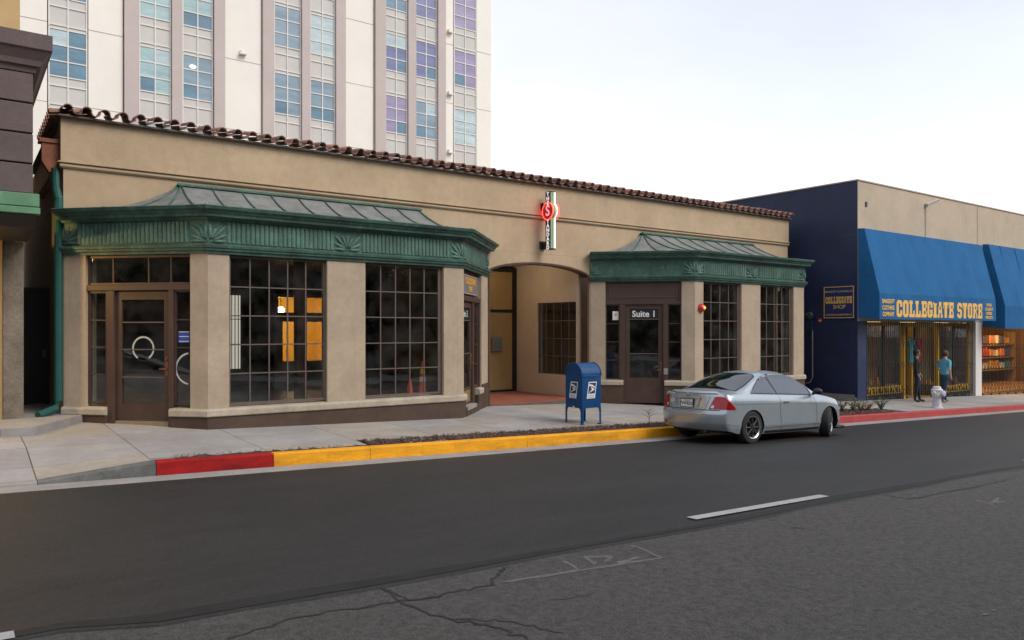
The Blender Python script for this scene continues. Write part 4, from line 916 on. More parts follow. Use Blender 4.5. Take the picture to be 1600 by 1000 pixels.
for z in (.1, .7, 1.3): mb.box(33.8, 43, BY+2.5, BY+3.0, z-.04, z)
mb.box(33.8, 33.9, BY+2.5, BY+3, -.6, 1.9); mb.box(42.9, 43, BY+2.5, BY+3, -.6, 1.9); add('shelving', mb, M_ochre, bs)
def gate(x0, x1, step, zt=2.3):
    mb = MB(); x = x0; y = BY+.02; k = 0
    while x <= x1:
        zb = zs(x)+.09; mb.box(x-.009, x+.009, y-.009, y+.009, zb, zt)
        if k and k % 1 == 0:
            for z in (.35, 1.2, 2.0): mb.tube([(x-step, y-.014, zs(x)+z+(.12 if k % 2 else -.12)), (x, y-.014, zs(x)+z+(-.12 if k % 2 else .12))], .006, 4, cap=False)
        if k % 6 == 0: mb.sphere((x, y, zs(x)+.05), .045, 8)
        x += step; k += 1
    return add('folding_gate', mb, M_gate, bs)
gate(24.66, 27.2, .125); gate(27.3, 29.7, .15); gate(29.75, 32.4, .115); gate(33.3, 40.0, .13)
for x, w_, nm in ((25.9,5,'display'), (31,5,'display'), (28.4,3,'entry')):
    mb = MB(); mb.box(x-.5, x+.5, BY+.5, BY+.6, 2.26, 2.30); add('tube_lamp', mb, emit('shop_tube', (1,.72,.36), 1.2), bs)
    pl = bpy.data.lights.new('shop_lamp', 'POINT'); pl.energy = w_; pl.color = (1,.68,.32); pl.shadow_soft_size = .15; po = bpy.data.objects.new('shop_lamp', pl); COL.objects.link(po); po.location = (x, BY+.55, 2.15); po.parent = bs; po.matrix_parent_inverse = world_mat(bs).inverted()
for x in (35, 38, 41):
    mb = MB(); mb.box(x-.6, x+.6, BY+1.4, BY+1.6, 2.25, 2.30); add('tube_lamp', mb, emit('shop_tube_bright', (1,.74,.36), 4), bs)
    pl = bpy.data.lights.new('shop_lamp', 'POINT'); pl.energy = 95; pl.color = (1,.58,.18); pl.shadow_soft_size = .2; po = bpy.data.objects.new('shop_lamp', pl); COL.objects.link(po); po.location = (x, BY+1.5, 2.0); po.parent = bs; po.matrix_parent_inverse = world_mat(bs).inverted()
# ------------------------------------------------------------------ mailbox
mbx, mby = 10.68, 12.17; mz = side_z(mbx, mby)
mail = thing('mailbox', 'blue steel street mailbox with rounded top on four legs', 'mailbox', (mbx, mby, mz))
M_mail = mat('mailbox_blue', (.003,.052,.165), .40, .12, 5, .05, 30, spec=.35)
hw, hd = .262, .265; zb, zc = .34, 1.005
prof = [(-hd,zb), (hd,zb), (hd,zc)]+[(hd*math.cos(a), zc+hd*math.sin(a)) for a in [math.pi*k/14 for k in range(1, 14)]]+[(-hd,zc)]
mb = MB(); mb.prism(prof, 'x', -hw, hw); bmesh.ops.bevel(mb.bm, geom=[e for e in mb.bm.edges], offset=.006, segments=1, affect='EDGES')
body = add('body', mb, M_mail, mail, keep=False)
for sx in (-1, 1):                                                   # raised rim on both ends and hood seam
    P = [(sx*(hw+.004), y*1.012, z) for y, z in prof[2:]]
    mb = MB(); mb.tube(P, .013, 6); add('rim', mb, M_mail, body, keep=False)
mb = MB(); mb.box(-hw+.02, hw-.02, -hd-.012, -hd-.001, zc-.02, zc+.005, .003); add('hood_seam', mb, M_mail, body, keep=False)
def leg_mesh():
    mb = MB(); mb.prism([(0,0), (.055,0), (.055,.01), (.042,.012), (.045,.24), (.06,.31), (.10,.345), (0,.345)], 'y', -.004, .006)
    mb.prism([(0,0), (.055,0), (.055,.01), (.042,.012), (.045,.24), (.06,.31), (.10,.345), (0,.345)], 'x', -.004, -.0035+.009)
    mb.box(-.02, .06, -.02, .06, -.004, .01); return mb.mesh('leg', M_mail)
lm = leg_mesh()
for sx, sy, a in ((-1,-1,0), (1,-1,90), (1,1,180), (-1,1,270)):
    o = link('leg', lm, mail, (sx*hw, sy*hd, 0), (0,0,R(a)), keep=False)
M_decw = mat('decal_white', (.72,.72,.70), .5, .03, 8); M_decb = mat('decal_navy', (.012,.025,.09), .5, .03, 8)
def decal(face):
    """eagle emblem on a slanted white label; local x right, z up"""
    M_ = Matrix.Translation((.0,-hd-.003,.71)) @ Matrix.Diagonal((1.32,1,1.32,1)) if face == 'y' else Matrix.Translation((-hw-.003,0,.71)) @ Matrix.Rotation(R(-90), 4, 'Z') @ Matrix.Diagonal((1.32,1,1.32,1))
    sk = lambda x, z: x+z*.16
    mb = MB(M_); mb.prism([(sk(x, z), z) for x, z in ((-.085,-.13), (.085,-.13), (.085,.13), (-.085,.13))], 'y', -.003, 0); lab = add('label', mb, M_decw, body, keep=False)
    mb = MB(M_); mb.poly([(sk(x, z), -.0045, z) for x, z in ((-.07,-.055), (.07,-.055), (.07,.115), (-.07,.115))]); add('emblem_field', mb, M_decb, lab, keep=False)
    mb = MB(M_)
    mb.poly([(sk(x, z), -.006, z) for x, z in ((-.07,.098), (.0,.085), (.06,.05), (.066,.03), (.03,.045), (-.02,.06), (-.07,.065))])
    mb.poly([(sk(x, z), -.006, z) for x, z in ((-.035,.05), (.02,.035), (.05,.018), (.052,.005), (-.06,-.045), (-.068,-.05), (.0,.01), (-.01,.02))])
    add('emblem_eagle', mb, M_decw, lab, keep=False)
    mb = MB(M_)
    for z in (-.085, -.112):
        for k in range(8): mb.box(sk(-.062+k*.0158, z), sk(-.051+k*.0158, z), -.0042, -.0035, z-.007, z+.007)
    add('label_lettering', mb, mat('label_grey', (.22,.20,.22), .6, 0), lab, kind='stuff', keep=False)
decal('y'); decal('x')
mb = MB(); mb.box(-hw-.006, -hw, -.02, .03, zb+.0, zb+.035); add('barcode_tag', mb, M_decw, body, keep=False)

# ------------------------------------------------------------------ neon sign projecting from the wall
ns = thing('neon_sign', 'vertical black blade sign with white letters and a glowing red disc above the arch', 'sign', (12.43, 15.8, 4.1))
sx0, sx1, sy0, sy1, sz0, sz1 = 12.35, 12.52, 15.34, 15.55, 4.08, 5.58
M_sb = mat('sign_black', (.012,.012,.012), .4, .1, 5); M_sgreen = mat('sign_edge', (.42,.52,.36), .4, .1, 4)
mb = MB(); mb.box(sx0, sx1, sy0, sy1, sz0, sz1, .004); add('cabinet', mb, M_sb, ns)
M_slet = emit('sign_letter_glow', (1,1,1), .45)  # slight glow added so the unlit white letters read crisply
zc_, rc = 5.07, .20; yc = (sy0+sy1)/2
mb = MB(); mb.lathe([(rc,0), (rc,.18)], 28, (sx0-.006,yc,zc_), 'x'); add('disc', mb, emit('disc_red', (.60,.008,.014), .16), ns)
mb = MB(); mb.tube([(sx0-.012, yc+(rc+.02)*math.cos(a), zc_+(rc+.02)*math.sin(a)) for a in [2*math.pi*k/28 for k in range(28)]], .008, 6, closed=True); mb.tube([(sx1+.02, yc+(rc+.02)*math.cos(a), zc_+(rc+.02)*math.sin(a)) for a in [2*math.pi*k/28 for k in range(28)]], .008, 6, closed=True)
add('neon_ring', mb, emit('neon_red', (1,.03,.02), 7), ns)
put_text('disc_letter', 'S', .38, emit('neon_pink', (1,.42,.42), .55), ns, (sx0-.012,yc,zc_), (0,-1), (-1,0), ext=.004, bold=.006)
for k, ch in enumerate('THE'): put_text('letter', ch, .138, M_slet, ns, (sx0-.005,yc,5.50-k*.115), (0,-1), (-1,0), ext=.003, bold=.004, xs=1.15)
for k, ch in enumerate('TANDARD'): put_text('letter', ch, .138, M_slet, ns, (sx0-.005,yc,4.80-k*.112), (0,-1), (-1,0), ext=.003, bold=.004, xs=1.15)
def edge(y_of):
    P = [sz0+.03+(sz1-sz0-.06)*i/40 for i in range(41)]
    return [(y_of(z), z) for z in P]
def yo(z):
    d = abs(z-zc_); return min(sy0, yc-math.sqrt(max(0, (rc)**2-d*d))) if d < rc else sy0
mb = MB(); E0 = edge(yo)
for (a, za), (b_, z2) in zip(E0, E0[1:]): mb.poly([(sx0+.004,a-.006,za), (sx1-.004,a-.006,za), (sx1-.004,b_-.006,z2), (sx0+.004,b_-.006,z2)])
add('edge_trim', mb, M_sgreen, ns)
mb = MB(); mb.tube([(sx0+.125,a-.03,za) for a, za in E0], .009, 6); add('neon_tube', mb, emit('neon_white', (.95,1,.93), 1.4), ns)
mb = MB(); mb.tube([(sx0+.055,a-.02,za) for a, za in E0], .012, 6); add('tube_off', mb, M_sgreen, ns)
for z in (5.22, 4.22):
    mb = MB(); mb.box(sx0+.03, sx0+.14, sy1-.002, 15.74, z-.06, z+.06); mb.box(sx0+.0, sx0+.17, 15.72, 15.799-.0, z-.1, z+.1, .004); add('bracket', mb, M_sb, ns)

# ------------------------------------------------------------------ red alarm bell
p = on_y(1095, 481, 13.8)
al = thing('alarm_bell', 'round red fire alarm bell on the bay corner pillar', 'alarm', (p.x, 13.8, p.z))
mb = MB(); mb.lathe([(.0,-.115), (.05,-.11), (.10,-.075), (.115,-.03), (.115,0)], 18, (0,0,0), 'y'); add('gong', mb, mat('alarm_red', (.55,.02,.015), .3, .05, 8, coat=.3), al, smooth=True, keep=False)
mb = MB(); mb.lathe([(.0,-.135), (.035,-.13), (.045,-.112)], 12, (.02,0,0), 'y'); add('lens', mb, emit('alarm_lens', (1,.5,.05), .8), al, keep=False)

# ------------------------------------------------------------------ hydrant
hp = on_y(1464, 641, 11.36); hp.z = side_z(hp.x, hp.y)
hy = thing('fire_hydrant', 'white painted fire hydrant standing behind the red kerb', 'hydrant', tuple(hp))
M_hyd = mat('hydrant_white', (.60,.60,.63), .5, .15, 8, .2, 30)
mb = MB(); mb.lathe([(.17,0), (.17,.035), (.125,.045), (.115,.30), (.135,.33), (.15,.40), (.15,.52), (.165,.535), (.165,.57), (.12,.60), (.115,.645), (.08,.665), (.03,.67)], 20); barrel = add('barrel', mb, M_hyd, hy, smooth=False, keep=False)
mb = MB(); mb.lathe([(.075,-.23), (.085,-.225), (.085,-.17), (.07,-.165), (.07,0)], 14, (0,0,.46), 'y'); mb.lathe([(.025,-.26), (.025,-.225)], 6, (0,0,.46), 'y'); add('pumper_nozzle', mb, M_hyd, hy, keep=False)
for s_ in (-1, 1):
    mb = MB(); mb.lathe([(.05,.12*s_), (.05,.20*s_), (.06,.205*s_), (.06,.25*s_), (.02,.255*s_), (.02,.28*s_)], 12, (0,0,.48), 'x'); add('side_nozzle', mb, M_hyd, hy, keep=False)
mb = MB(); mb.tube([(-.1,-.16,.42), (-.07,-.19,.30), (0,-.2,.24), (.06,-.19,.30), (.06,-.21,.40)], .008, 5); add('chain', mb, M_steel, hy, keep=False)

# ------------------------------------------------------------------ plants
def leafy(loc, h, spread, n, ml, label, name='shrub'):
    t = thing(name, label, 'plant', loc, random.uniform(0, 6), 'young plants in the kerbside mulch')
    ms, mlv = MB(), MB()
    for k in range(n):
        a = random.uniform(0, 6.28); r_ = spread*random.uniform(.3, 1); top = Vector((r_*math.cos(a), r_*math.sin(a), h*random.uniform(.55, 1)))
        mid = Vector((top.x*.35, top.y*.35, top.z*.55)); ms.tube([(0,0,-.02), mid, top], [.006,.004,.002], 4, cap=False)
        for q in range(16):
            f = random.uniform(.25, 1); c = (mid*(1-f)*2 if f < .5 else mid.lerp(top, (f-.5)*2)) if f >= .5 else mid*(f*2)
            d = Vector((random.uniform(-1, 1), random.uniform(-1, 1), random.uniform(-.3, .9))).normalized(); s2 = d.cross(Vector((random.uniform(-1,1), random.uniform(-1,1), 1))).normalized()
            L_ = random.uniform(.03, .06); mlv.poly([c, c+d*L_*.5+s2*L_*.22, c+d*L_, c+d*L_*.5-s2*L_*.22])
    add('stems', ms, mat('twig', (.10,.07,.05), .9), t, keep=False); add('leaves', mlv, ml, t, keep=False)
    return t
M_lf = mat('leaf_grey_green', (.085,.105,.05), .7, .3, 14); M_lf2 = mat('leaf_bright', (.11,.15,.05), .7, .3, 14); M_lf3 = mat('leaf_rust', (.26,.10,.03), .7, .3, 14)
for u, h, ml, lb_, nn in ((1316,.34,M_lf,'greyish shrub in the mulch by the car bumper',16), (1333,.38,M_lf2,'bright green shrub in the mulch next to the greyish one',18), (1346,.36,M_lf2,'green shrub in the mulch beside a rust coloured plant',16), (1356,.24,M_lf3,'low rust coloured plant between green shrubs in the mulch',14), (1377,.40,M_lf,'grey green bush at the paved end of the mulch strip',20)):
    x = on_y(u, 640, 11.6).x; leafy((x, 11.6, side_z(x, 11.6)), h, .28, nn, ml, lb_)
tw = thing('bare_twig', 'leafless branching twig growing from the mulch behind the car', 'plant', (12.0, 11.55, side_z(12, 11.55)))
mb = MB(); mb.tube([(0,0,-.02), (.01,0,.12), (.0,.01,.26)], [.009,.007,.005], 5)
for k in range(9):
    a = k*2.4; z0 = .12+.02*k; mb.tube([(0,0,z0), (.09*math.cos(a),.09*math.sin(a),z0+.05), (.2*math.cos(a+.4),.2*math.sin(a+.4),z0+.10)], [.005,.003,.0015], 4)
add('branches', mb, mat('twig_dry', (.14,.10,.07), .9), tw, keep=False)

# ------------------------------------------------------------------ people (standing still)
def person(loc, rz, joints, rad, label, zones, hair):
    """one continuous skinned body; faces coloured by zones(local point) -> material index"""
    t = thing('person', label, 'person', loc, rz, 'people passing the shop')
    names = list(joints); idx = {k: i for i, k in enumerate(names)}
    edges = [('pelvis','spine'), ('spine','chest'), ('chest','neck'), ('neck','head0'), ('head0','head1'), ('head1','head2')]
    for s_ in ('l', 'r'):
        edges += [('pelvis','hip'+s_), ('hip'+s_,'knee'+s_), ('knee'+s_,'ankle'+s_), ('ankle'+s_,'toe'+s_), ('chest','sh'+s_), ('sh'+s_,'el'+s_), ('el'+s_,'wr'+s_), ('wr'+s_,'palm'+s_)]
        for f in 'abcde': edges.append(('palm'+s_ if f != 'e' else 'wr'+s_, 'fin'+f+s_))
    V = [Vector(joints[k]) for k in names]; E = []
    for s_ in ('l', 'r'):
        d = (Vector(joints['palm'+s_])-Vector(joints['wr'+s_])).normalized(); sd = Vector((1,0,0))
        for q, f in enumerate('abcd'): idx['fin'+f+s_] = len(V); V.append(Vector(joints['palm'+s_])+d*(.075-.006*abs(q-1.3))+sd*(.024*(q-1.5)))
        idx['fine'+s_] = len(V); V.append(Vector(joints['wr'+s_])+d*.06+sd*.05)
    me = bpy.data.meshes.new('body'); me.from_pydata([tuple(v_) for v_ in V], [(idx[a], idx[b_]) for a, b_ in edges], [])
    o = bpy.data.objects.new('tmp', me); COL.objects.link(o); md = o.modifiers.new('s', 'SKIN'); md.use_smooth_shade = True
    sv = me.skin_vertices[0].data
    for k, i in idx.items():
        r_ = .009 if k.startswith('fin') else rad.get(k, rad.get(k[:-1], .05)); sv[i].radius = r_ if isinstance(r_, tuple) else (r_, r_); sv[i].use_root = (k == 'pelvis')
    sb = o.modifiers.new('d', 'SUBSURF'); sb.levels = sb.render_levels = 2
    m2 = bpy.data.meshes.new_from_object(o.evaluated_get(bpy.context.evaluated_depsgraph_get())); bpy.data.objects.remove(o)
    m2.materials.clear()
    for m_ in zones[1]: m2.materials.append(m_)
    for p_ in m2.polygons: p_.material_index = zones[0](p_.center); p_.use_smooth = True
    zmin = min(v_.co.z for v_ in m2.vertices); m2.transform(Matrix.Translation((0,0,-zmin)))
    link('body', m2, t, keep=False)
    hd_ = Vector(joints['head1'])-Vector((0,0,zmin))
    mb = MB(); mb.sphere(hd_+Vector((0,.02,.035)), .112, 14, (.95,1.08,1.0)); bmesh.ops.delete(mb.bm, geom=[v_ for v_ in mb.bm.verts if v_.co.y < hd_.y-.055 and v_.co.z < hd_.z+.06], context='VERTS'); add('hair', mb, hair, t, smooth=True, keep=False)
    mb = MB()
    for s_ in (-1, 1): mb.sphere(hd_+Vector((s_*.035,-.088,.01)), .012, 8)
    add('eyes', mb, M_black, t, keep=False)
    mb = MB(); mb.sphere(hd_+Vector((0,-.105,-.02)), .016, 8, (.8,1,1.5)); mb.sphere(hd_+Vector((0,-.09,-.06)), .02, 8, (1.2,.4,.35)); 
    for s_ in (-1, 1): mb.sphere(hd_+Vector((s_*.092,.0,-.01)), .026, 8, (.4,.8,1.2))
    add('face_features', mb, zones[1][0], t, keep=False)
    return t
def J(stride, lh, rh, lel, rel, lean=0):
    return {'pelvis': (0,0,.94), 'spine': (0,-.0+lean*.4,1.12), 'chest': (0,lean,1.36), 'neck': (0,lean*1.2,1.50), 'head0': (0,lean*1.3-.01,1.57), 'head1': (0,lean*1.4-.012,1.64), 'head2': (0,lean*1.4-.0,1.73),
        'hipl': (.10,0,.90), 'kneel': (.10,-stride*.5-.01,.49), 'anklel': (.10,-stride,.085), 'toel': (.115,-stride-.16,.035), 'hipr': (-.10,0,.90), 'kneer': (-.10,stride*.35-.02,.49), 'ankler': (-.10,stride,.085), 'toer': (-.115,stride-.16,.035),
        'shl': (.185,lean,1.40), 'ell': lel, 'wrl': lh, 'palml': tuple(Vector(lh)+(Vector(lh)-Vector(lel)).normalized()*.07), 'shr': (-.185,lean,1.40), 'elr': rel, 'wrr': rh, 'palmr': tuple(Vector(rh)+(Vector(rh)-Vector(rel)).normalized()*.07)}
RAD = {'pelvis': (.15,.11), 'spine': (.14,.10), 'chest': (.16,.11), 'neck': .052, 'head0': .062, 'head1': .098, 'head2': .075, 'hip': .088, 'knee': .062, 'ankle': .045, 'toe': .038, 'sh': .068, 'el': .045, 'wr': .032, 'palm': (.035,.02)}
M_skin = mat('skin', (.36,.20,.13), .6, .05, 10); M_skin2 = mat('skin_light', (.50,.31,.23), .6, .05, 10)
M_blk = mat('dark_cloth', (.022,.022,.024), .9, .2, 8); M_jean = mat('denim', (.03,.055,.10), .9, .2, 10); M_dkj = mat('dark_trousers', (.015,.02,.035), .9, .15, 8); M_lbl = mat('light_blue_cloth', (.11,.36,.48), .85, .12, 6); M_shoe = mat('shoe_dark', (.02,.02,.022), .6); M_grysh = mat('shoe_grey', (.2,.2,.22), .7)
def zone(top, sleeve_z, bot, shoe):
    def f(c):
        if c.z < .10: return 3
        if c.z < .97 and abs(c.x) < .21: return 2
        if c.z > 1.49 and abs(c.x) < .14: return 0
        if abs(c.x) > .17 and c.z < sleeve_z: return 0
        return 1
    return f
p1 = (26.15, 12.85, side_z(26.15, 12.85)); j1 = J(.07, (.24,-.10,.90), (-.24,-.06,.89), (.26,.02,1.13), (-.26,.03,1.13))
person(p1, R(25), j1, RAD, 'person in black jacket and dark trousers standing before the shop entrance', (zone(1, .97, 2, 3), [M_skin, M_blk, M_dkj, M_shoe]), M_black)
p2 = (27.15, 12.45, side_z(27.15, 12.45)); j2 = J(.20, (.20,-.24,1.16), (-.25,-.02,.90), (.27,-.02,1.13), (-.27,.06,1.13), -.05)
person(p2, R(75), j2, RAD, 'person in light blue shirt and jeans walking past behind the hydrant', (zone(1, 1.17, 2, 3), [M_skin2, M_lbl, M_jean, M_grysh]), mat('hair_brown', (.06,.035,.02), .7))

# ------------------------------------------------------------------ the car
CAR_X, CAR_Y = 12.38, 10.03
def car_build():
    car = thing('silver_car', 'silver two door coupe parked at the yellow kerb with front wheels turned to the kerb', 'car')
    M_paint = mat('silver_paint', (.40,.455,.495), .32, .04, 2, metal=.55, coat=.7, spec=.5)
    M_tint = glass('car_glass', tint=(.10,.12,.12), refl=.20, dirt=.03)
    M_trim = mat('black_trim', (.012,.012,.013), .5); M_rub = mat('tyre_rubber', (.020,.020,.021), .85, .15, 9, .2, 60); M_chrome = mat('rim_chrome', (.55,.55,.56), .22, .05, 6, metal=.9)
    M_tail = mat('tail_red', (.30,.004,.006), .2, .1, 8, coat=.25); M_clear = mat('clear_lamp', (.62,.60,.57), .12, .05, 8, coat=.5); M_gap = mat('panel_gap', (.025,.028,.03), .8)
    def interp(tab, x):
        if x <= tab[0][0]: return tab[0][1]
        for (a, p), (b_, q) in zip(tab, tab[1:]):
            if x <= b_:
                t = (x-a)/(b_-a); t = t*t*(3-2*t) if False else t; return p+(q-p)*t
        return tab[-1][1]
    def smooth_tab(tab, k=3):
        xs = [tab[0][0]+(tab[-1][0]-tab[0][0])*i/160 for i in range(161)]; ys = [interp(tab, x) for x in xs]
        for _ in range(k): ys = [ys[0]]+[(ys[i-1]+2*ys[i]+ys[i+1])/4 for i in range(1, 160)]+[ys[-1]]
        return list(zip(xs, ys))
    TOP = smooth_tab([(-.98,.985), (-.84,1.0), (-.6,.995), (-.30,1.01), (-.16,1.055), (.15,1.20), (.45,1.315), (.7,1.368), (1.05,1.395), (1.35,1.385), (1.6,1.335), (1.95,1.14), (2.2,.985), (2.32,.945), (2.6,.905), (2.95,.835), (3.25,.745), (3.42,.66), (3.5,.60)], 5)
    BELT = smooth_tab([(-.98,.97), (-.3,.955), (.4,.935), (1.3,.905), (2.2,.875), (2.6,.86), (2.95,.80), (3.25,.715), (3.5,.60)], 8)
    WID = smooth_tab([(-.98,.775), (-.85,.80), (-.5,.832), (0,.846), (1.3,.848), (2.5,.845), (2.9,.825), (3.2,.78), (3.5,.70)], 6)
    BOT = smooth_tab([(-.98,.27), (-.6,.25), (-.4,.20), (.3,.165), (2.3,.165), (2.9,.18), (3.5,.20)], 6)
    def xr(z):   # rear end profile
        return interp([(.2,-.83), (.30,-.90), (.38,-.945), (.52,-.965), (.60,-.965), (.64,-.93), (.70,-.915), (.95,-.865), (1.0,-.84)], z)
    def xf(z): return interp([(.15,3.36), (.22,3.44), (.4,3.485), (.55,3.475), (.62,3.43), (.75,3.30)], z)
    def wid(x, z):
        b_ = interp(BELT, x); w_ = interp(WID, x)
        if z <= b_:
            t = (z-.17)/(b_-.17)
            k = -.055*(1-t/.28)**2 if t < .28 else 0
            k += -.004 if .72 < t < .76 else 0
            k += -.060*((t-.74)/.26)**1.7 if t > .74 else 0
            k += .006*math.exp(-((z-.33)/.02)**2)
            return w_+k
        return w_-.060-.018-(z-b_)*.47-.10*max(0, z-b_-.30)
    NX, NB, NC = 76, 16, 22
    def pos(a, b_, c):
        xa = -.97+(3.49+.97)*a
        zb_, zt = interp(BOT, xa), interp(TOP, xa)
        z = zb_+c*(zt-zb_)
        if xa < -.55: x = xr(min(z, 1.0)); x = x+(xa+.97)/.42*(-.55-x)
        elif xa > 3.0: x = xf(z); x = 3.0+(xa-3.0)/.49*(x-3.0)
        else: x = xa
        W_ = wid(xa, z)
        if c > .93: W_ -= .05*((c-.93)/.07)**2 * (1 if zt-interp(BELT, xa) > .12 else .55)
        # plan rounding at the corners
        if xa < -.5:
            q = (-.5-xa)/.47; x += (abs(b_)**3.2)*.20*q*q*(1.0); W_ -= .03*q*q
        if xa > 2.85:
            q = (xa-2.85)/.64; x -= (abs(b_)**2.4)*.34*q*q; W_ -= .02*q
        y = W_*b_
        if c >= .999: z = zt-(.035 if zt > 1.1 else .028)*(abs(b_)**2.4)-.02*abs(b_)**9
        elif c > .9: z -= ((.035 if zt > 1.1 else .028)+.02)*((c-.9)/.1)**2*1.0
        return Vector((x, y, z))
    bm = bmesh.new(); cache = {}
    def vv(i, j, k):
        key = (i, j, k)
        if key not in cache: cache[key] = bm.verts.new(pos(i/NX, -1+2*j/NB, k/NC))
        return cache[key]
    for i in range(NX):
        for j in range(NB):
            for k in (0, NC): bm.faces.new((vv(i,j,k), vv(i+1,j,k), vv(i+1,j+1,k), vv(i,j+1,k)))
        for k in range(NC):
            for j in (0, NB): bm.faces.new((vv(i,j,k), vv(i+1,j,k), vv(i+1,j,k+1), vv(i,j,k+1)))
    for j in range(NB):
        for k in range(NC):
            for i in (0, NX): bm.faces.new((vv(i,j,k), vv(i,j+1,k), vv(i,j+1,k+1), vv(i,j,k+1)))
    bmesh.ops.recalc_face_normals(bm, faces=bm.faces)
    bvh = BVHTree.FromBMesh(bm)
    me = bpy.data.meshes.new('body'); bm.to_mesh(me); bm.free(); me.materials.append(M_paint)
    body = bpy.data.objects.new('body', me); COL.objects.link(body)
    cut = MB(); WR = .318
    for x in (0, 2.62):
        for s_ in (-1, 1): cut.lathe([(WR+.035,.56*s_), (WR+.035,1.2*s_)], 40, (x,0,WR-.02), 'y')
    co = bpy.data.objects.new('cut', cut.mesh('cut', M_trim)); COL.objects.link(co)
    md = body.modifiers.new('b', 'BOOLEAN'); md.object = co; md.operation = 'DIFFERENCE'; md.solver = 'EXACT'
    m2 = bpy.data.meshes.new_from_object(body.evaluated_get(bpy.context.evaluated_depsgraph_get()))
    bpy.data.objects.remove(body); bpy.data.objects.remove(co)
    m2.materials.clear(); m2.materials.append(M_paint); m2.materials.append(M_trim)
    for p_ in m2.polygons:
        p_.use_smooth = True; c = p_.center; n = p_.normal
        if n.z < -.8 or (abs(c.y) < .60 and c.z < .72 and -.45 < c.x < 3.05): p_.material_index = 1; p_.use_smooth = False
        for ax in (0, 2.62):
            d = math.hypot(c.x-ax, c.z-WR+.02)
            if abs(d-(WR+.035)) < .012 and abs(n.y) < .5: p_.material_index = 1; p_.use_smooth = False
            elif d < WR+.04: p_.use_smooth = False
    try: m2.set_sharp_from_angle(angle=R(38))
    except Exception: pass
    body = link('body', m2, car, keep=False)
    def project(name, outline, mode, m_, ofs=.004, side_=-1, step=.035, parent=body):
        """patch of the body surface: outline in (x,z) seen from the side, (x,y) from above or (y,z) from the rear"""
        b2 = bmesh.new(); f = b2.faces.new([b2.verts.new((p_[0], p_[1], 0)) for p_ in outline]); 
        lo = [min(p_[i] for p_ in outline) for i in (0, 1)]; hi = [max(p_[i] for p_ in outline) for i in (0, 1)]
        for ax in (0, 1):
            q = lo[ax]+step
            while q < hi[ax]-step*.3:
                co_ = (q,0,0) if ax == 0 else (0,q,0); no = (1,0,0) if ax == 0 else (0,1,0)
                bmesh.ops.bisect_plane(b2, geom=b2.verts[:]+b2.edges[:]+b2.faces[:], plane_co=co_, plane_no=no); q += step
        ca, cc_ = sum(p_[0] for p_ in outline)/len(outline), sum(p_[1] for p_ in outline)/len(outline)
        for v_ in b2.verts:
            a, c = v_.co.x, v_.co.y
            if mode == 's': o_, d_ = Vector((a, side_*2, c)), Vector((0,-side_,0))
            elif mode == 't': o_, d_ = Vector((a, c, 3)), Vector((0,0,-1))
            elif mode == 'r': o_, d_ = Vector((-3, a, c)), Vector((1,0,0))
            else: o_, d_ = Vector((5, a, c)), Vector((-1,0,0))
            h = bvh.ray_cast(o_, d_); kk = 0
            while (not h[0] or abs(h[1].dot(d_)) < .12) and kk < 40:      # slid off the edge of the body: draw back towards the middle
                kk += 1; t_ = kk*.02; a2, c2 = a+(ca-a)*t_, c+(cc_-c)*t_
                o_ = Vector((a2, o_.y, c2)) if mode == 's' else Vector((a2, c2, 3)) if mode == 't' else Vector((o_.x, a2, c2))
                h = bvh.ray_cast(o_, d_)
            v_.co = (h[0]+(h[1] if h[1].dot(d_) < 0 else -h[1])*ofs) if h[0] else o_+d_*2
        bmesh.ops.recalc_face_normals(b2, faces=b2.faces)
        mm = bpy.data.meshes.new(name); b2.to_mesh(mm); b2.free(); mm.materials.append(m_)
        for p_ in mm.polygons: p_.use_smooth = True
        return link(name, mm, parent, keep=False)
    def line(name, pts, mode, wd, m_=M_gap, ofs=.0025, side_=-1):
        for (a, b_) in zip(pts, pts[1:]):
            d = Vector((b_[0]-a[0], b_[1]-a[1])).normalized(); n = Vector((-d.y, d.x))*wd/2; A_, B_ = Vector(a), Vector(b_)
            project(name, [tuple(A_-n), tuple(B_-n), tuple(B_+n), tuple(A_+n)], mode, m_, ofs, side_, .06)
    bz = lambda x, d=.022: interp(BELT, x)+d
    rail = lambda x: interp(TOP, x)-.075
    for s_ in (-1, 1):
        q = [(x, bz(x)) for x in (.02,.4,.80)]+[(x, rail(x)-.012) for x in (.62,.52,.42)]+[(.30,rail(.3)-.03), (.14,rail(.14)-.045)]
        q = [(.03,bz(.03)), (.4,bz(.4)), (.83,bz(.83)), (.66,rail(.66)-.005), (.54,rail(.54)-.01), (.40,rail(.40)-.025), (.24,1.105)]
        project('quarter_window', q, 's', M_tint, .005, s_)
        d_ = [(.88,bz(.88)), (1.3,bz(1.3)), (1.98,bz(1.98)), (1.955,1.01), (1.80,rail(1.8)-.02), (1.62,rail(1.62)-.012), (1.40,rail(1.4)-.004), (1.15,rail(1.15)), (.9,rail(.9)), (.72,rail(.72)-.003)]
        project('door_window', d_, 's', M_tint, .005, s_)
        out = [(.0,bz(.0)-.02), (2.06,bz(2.06)-.02), (2.0,1.03), (1.82,rail(1.82)+.004), (1.62,rail(1.62)+.012), (1.4,rail(1.4)+.018), (1.15,rail(1.15)+.02), (.9,rail(.9)+.02), (.66,rail(.66)+.012), (.5,rail(.5)+.008), (.38,rail(.38)-.004), (.2,1.10)]
        project('window_trim', out, 's', M_trim, .0025, s_)
        line('panel_gap', [(.88,bz(.88)-.03), (.86,.62), (.91,.30), (.93,.205)], 's', .008, side_=s_)
        line('panel_gap', [(2.06,bz(2.06)-.03), (2.10,.72), (2.12,.45), (2.06,.205)], 's', .008, side_=s_)
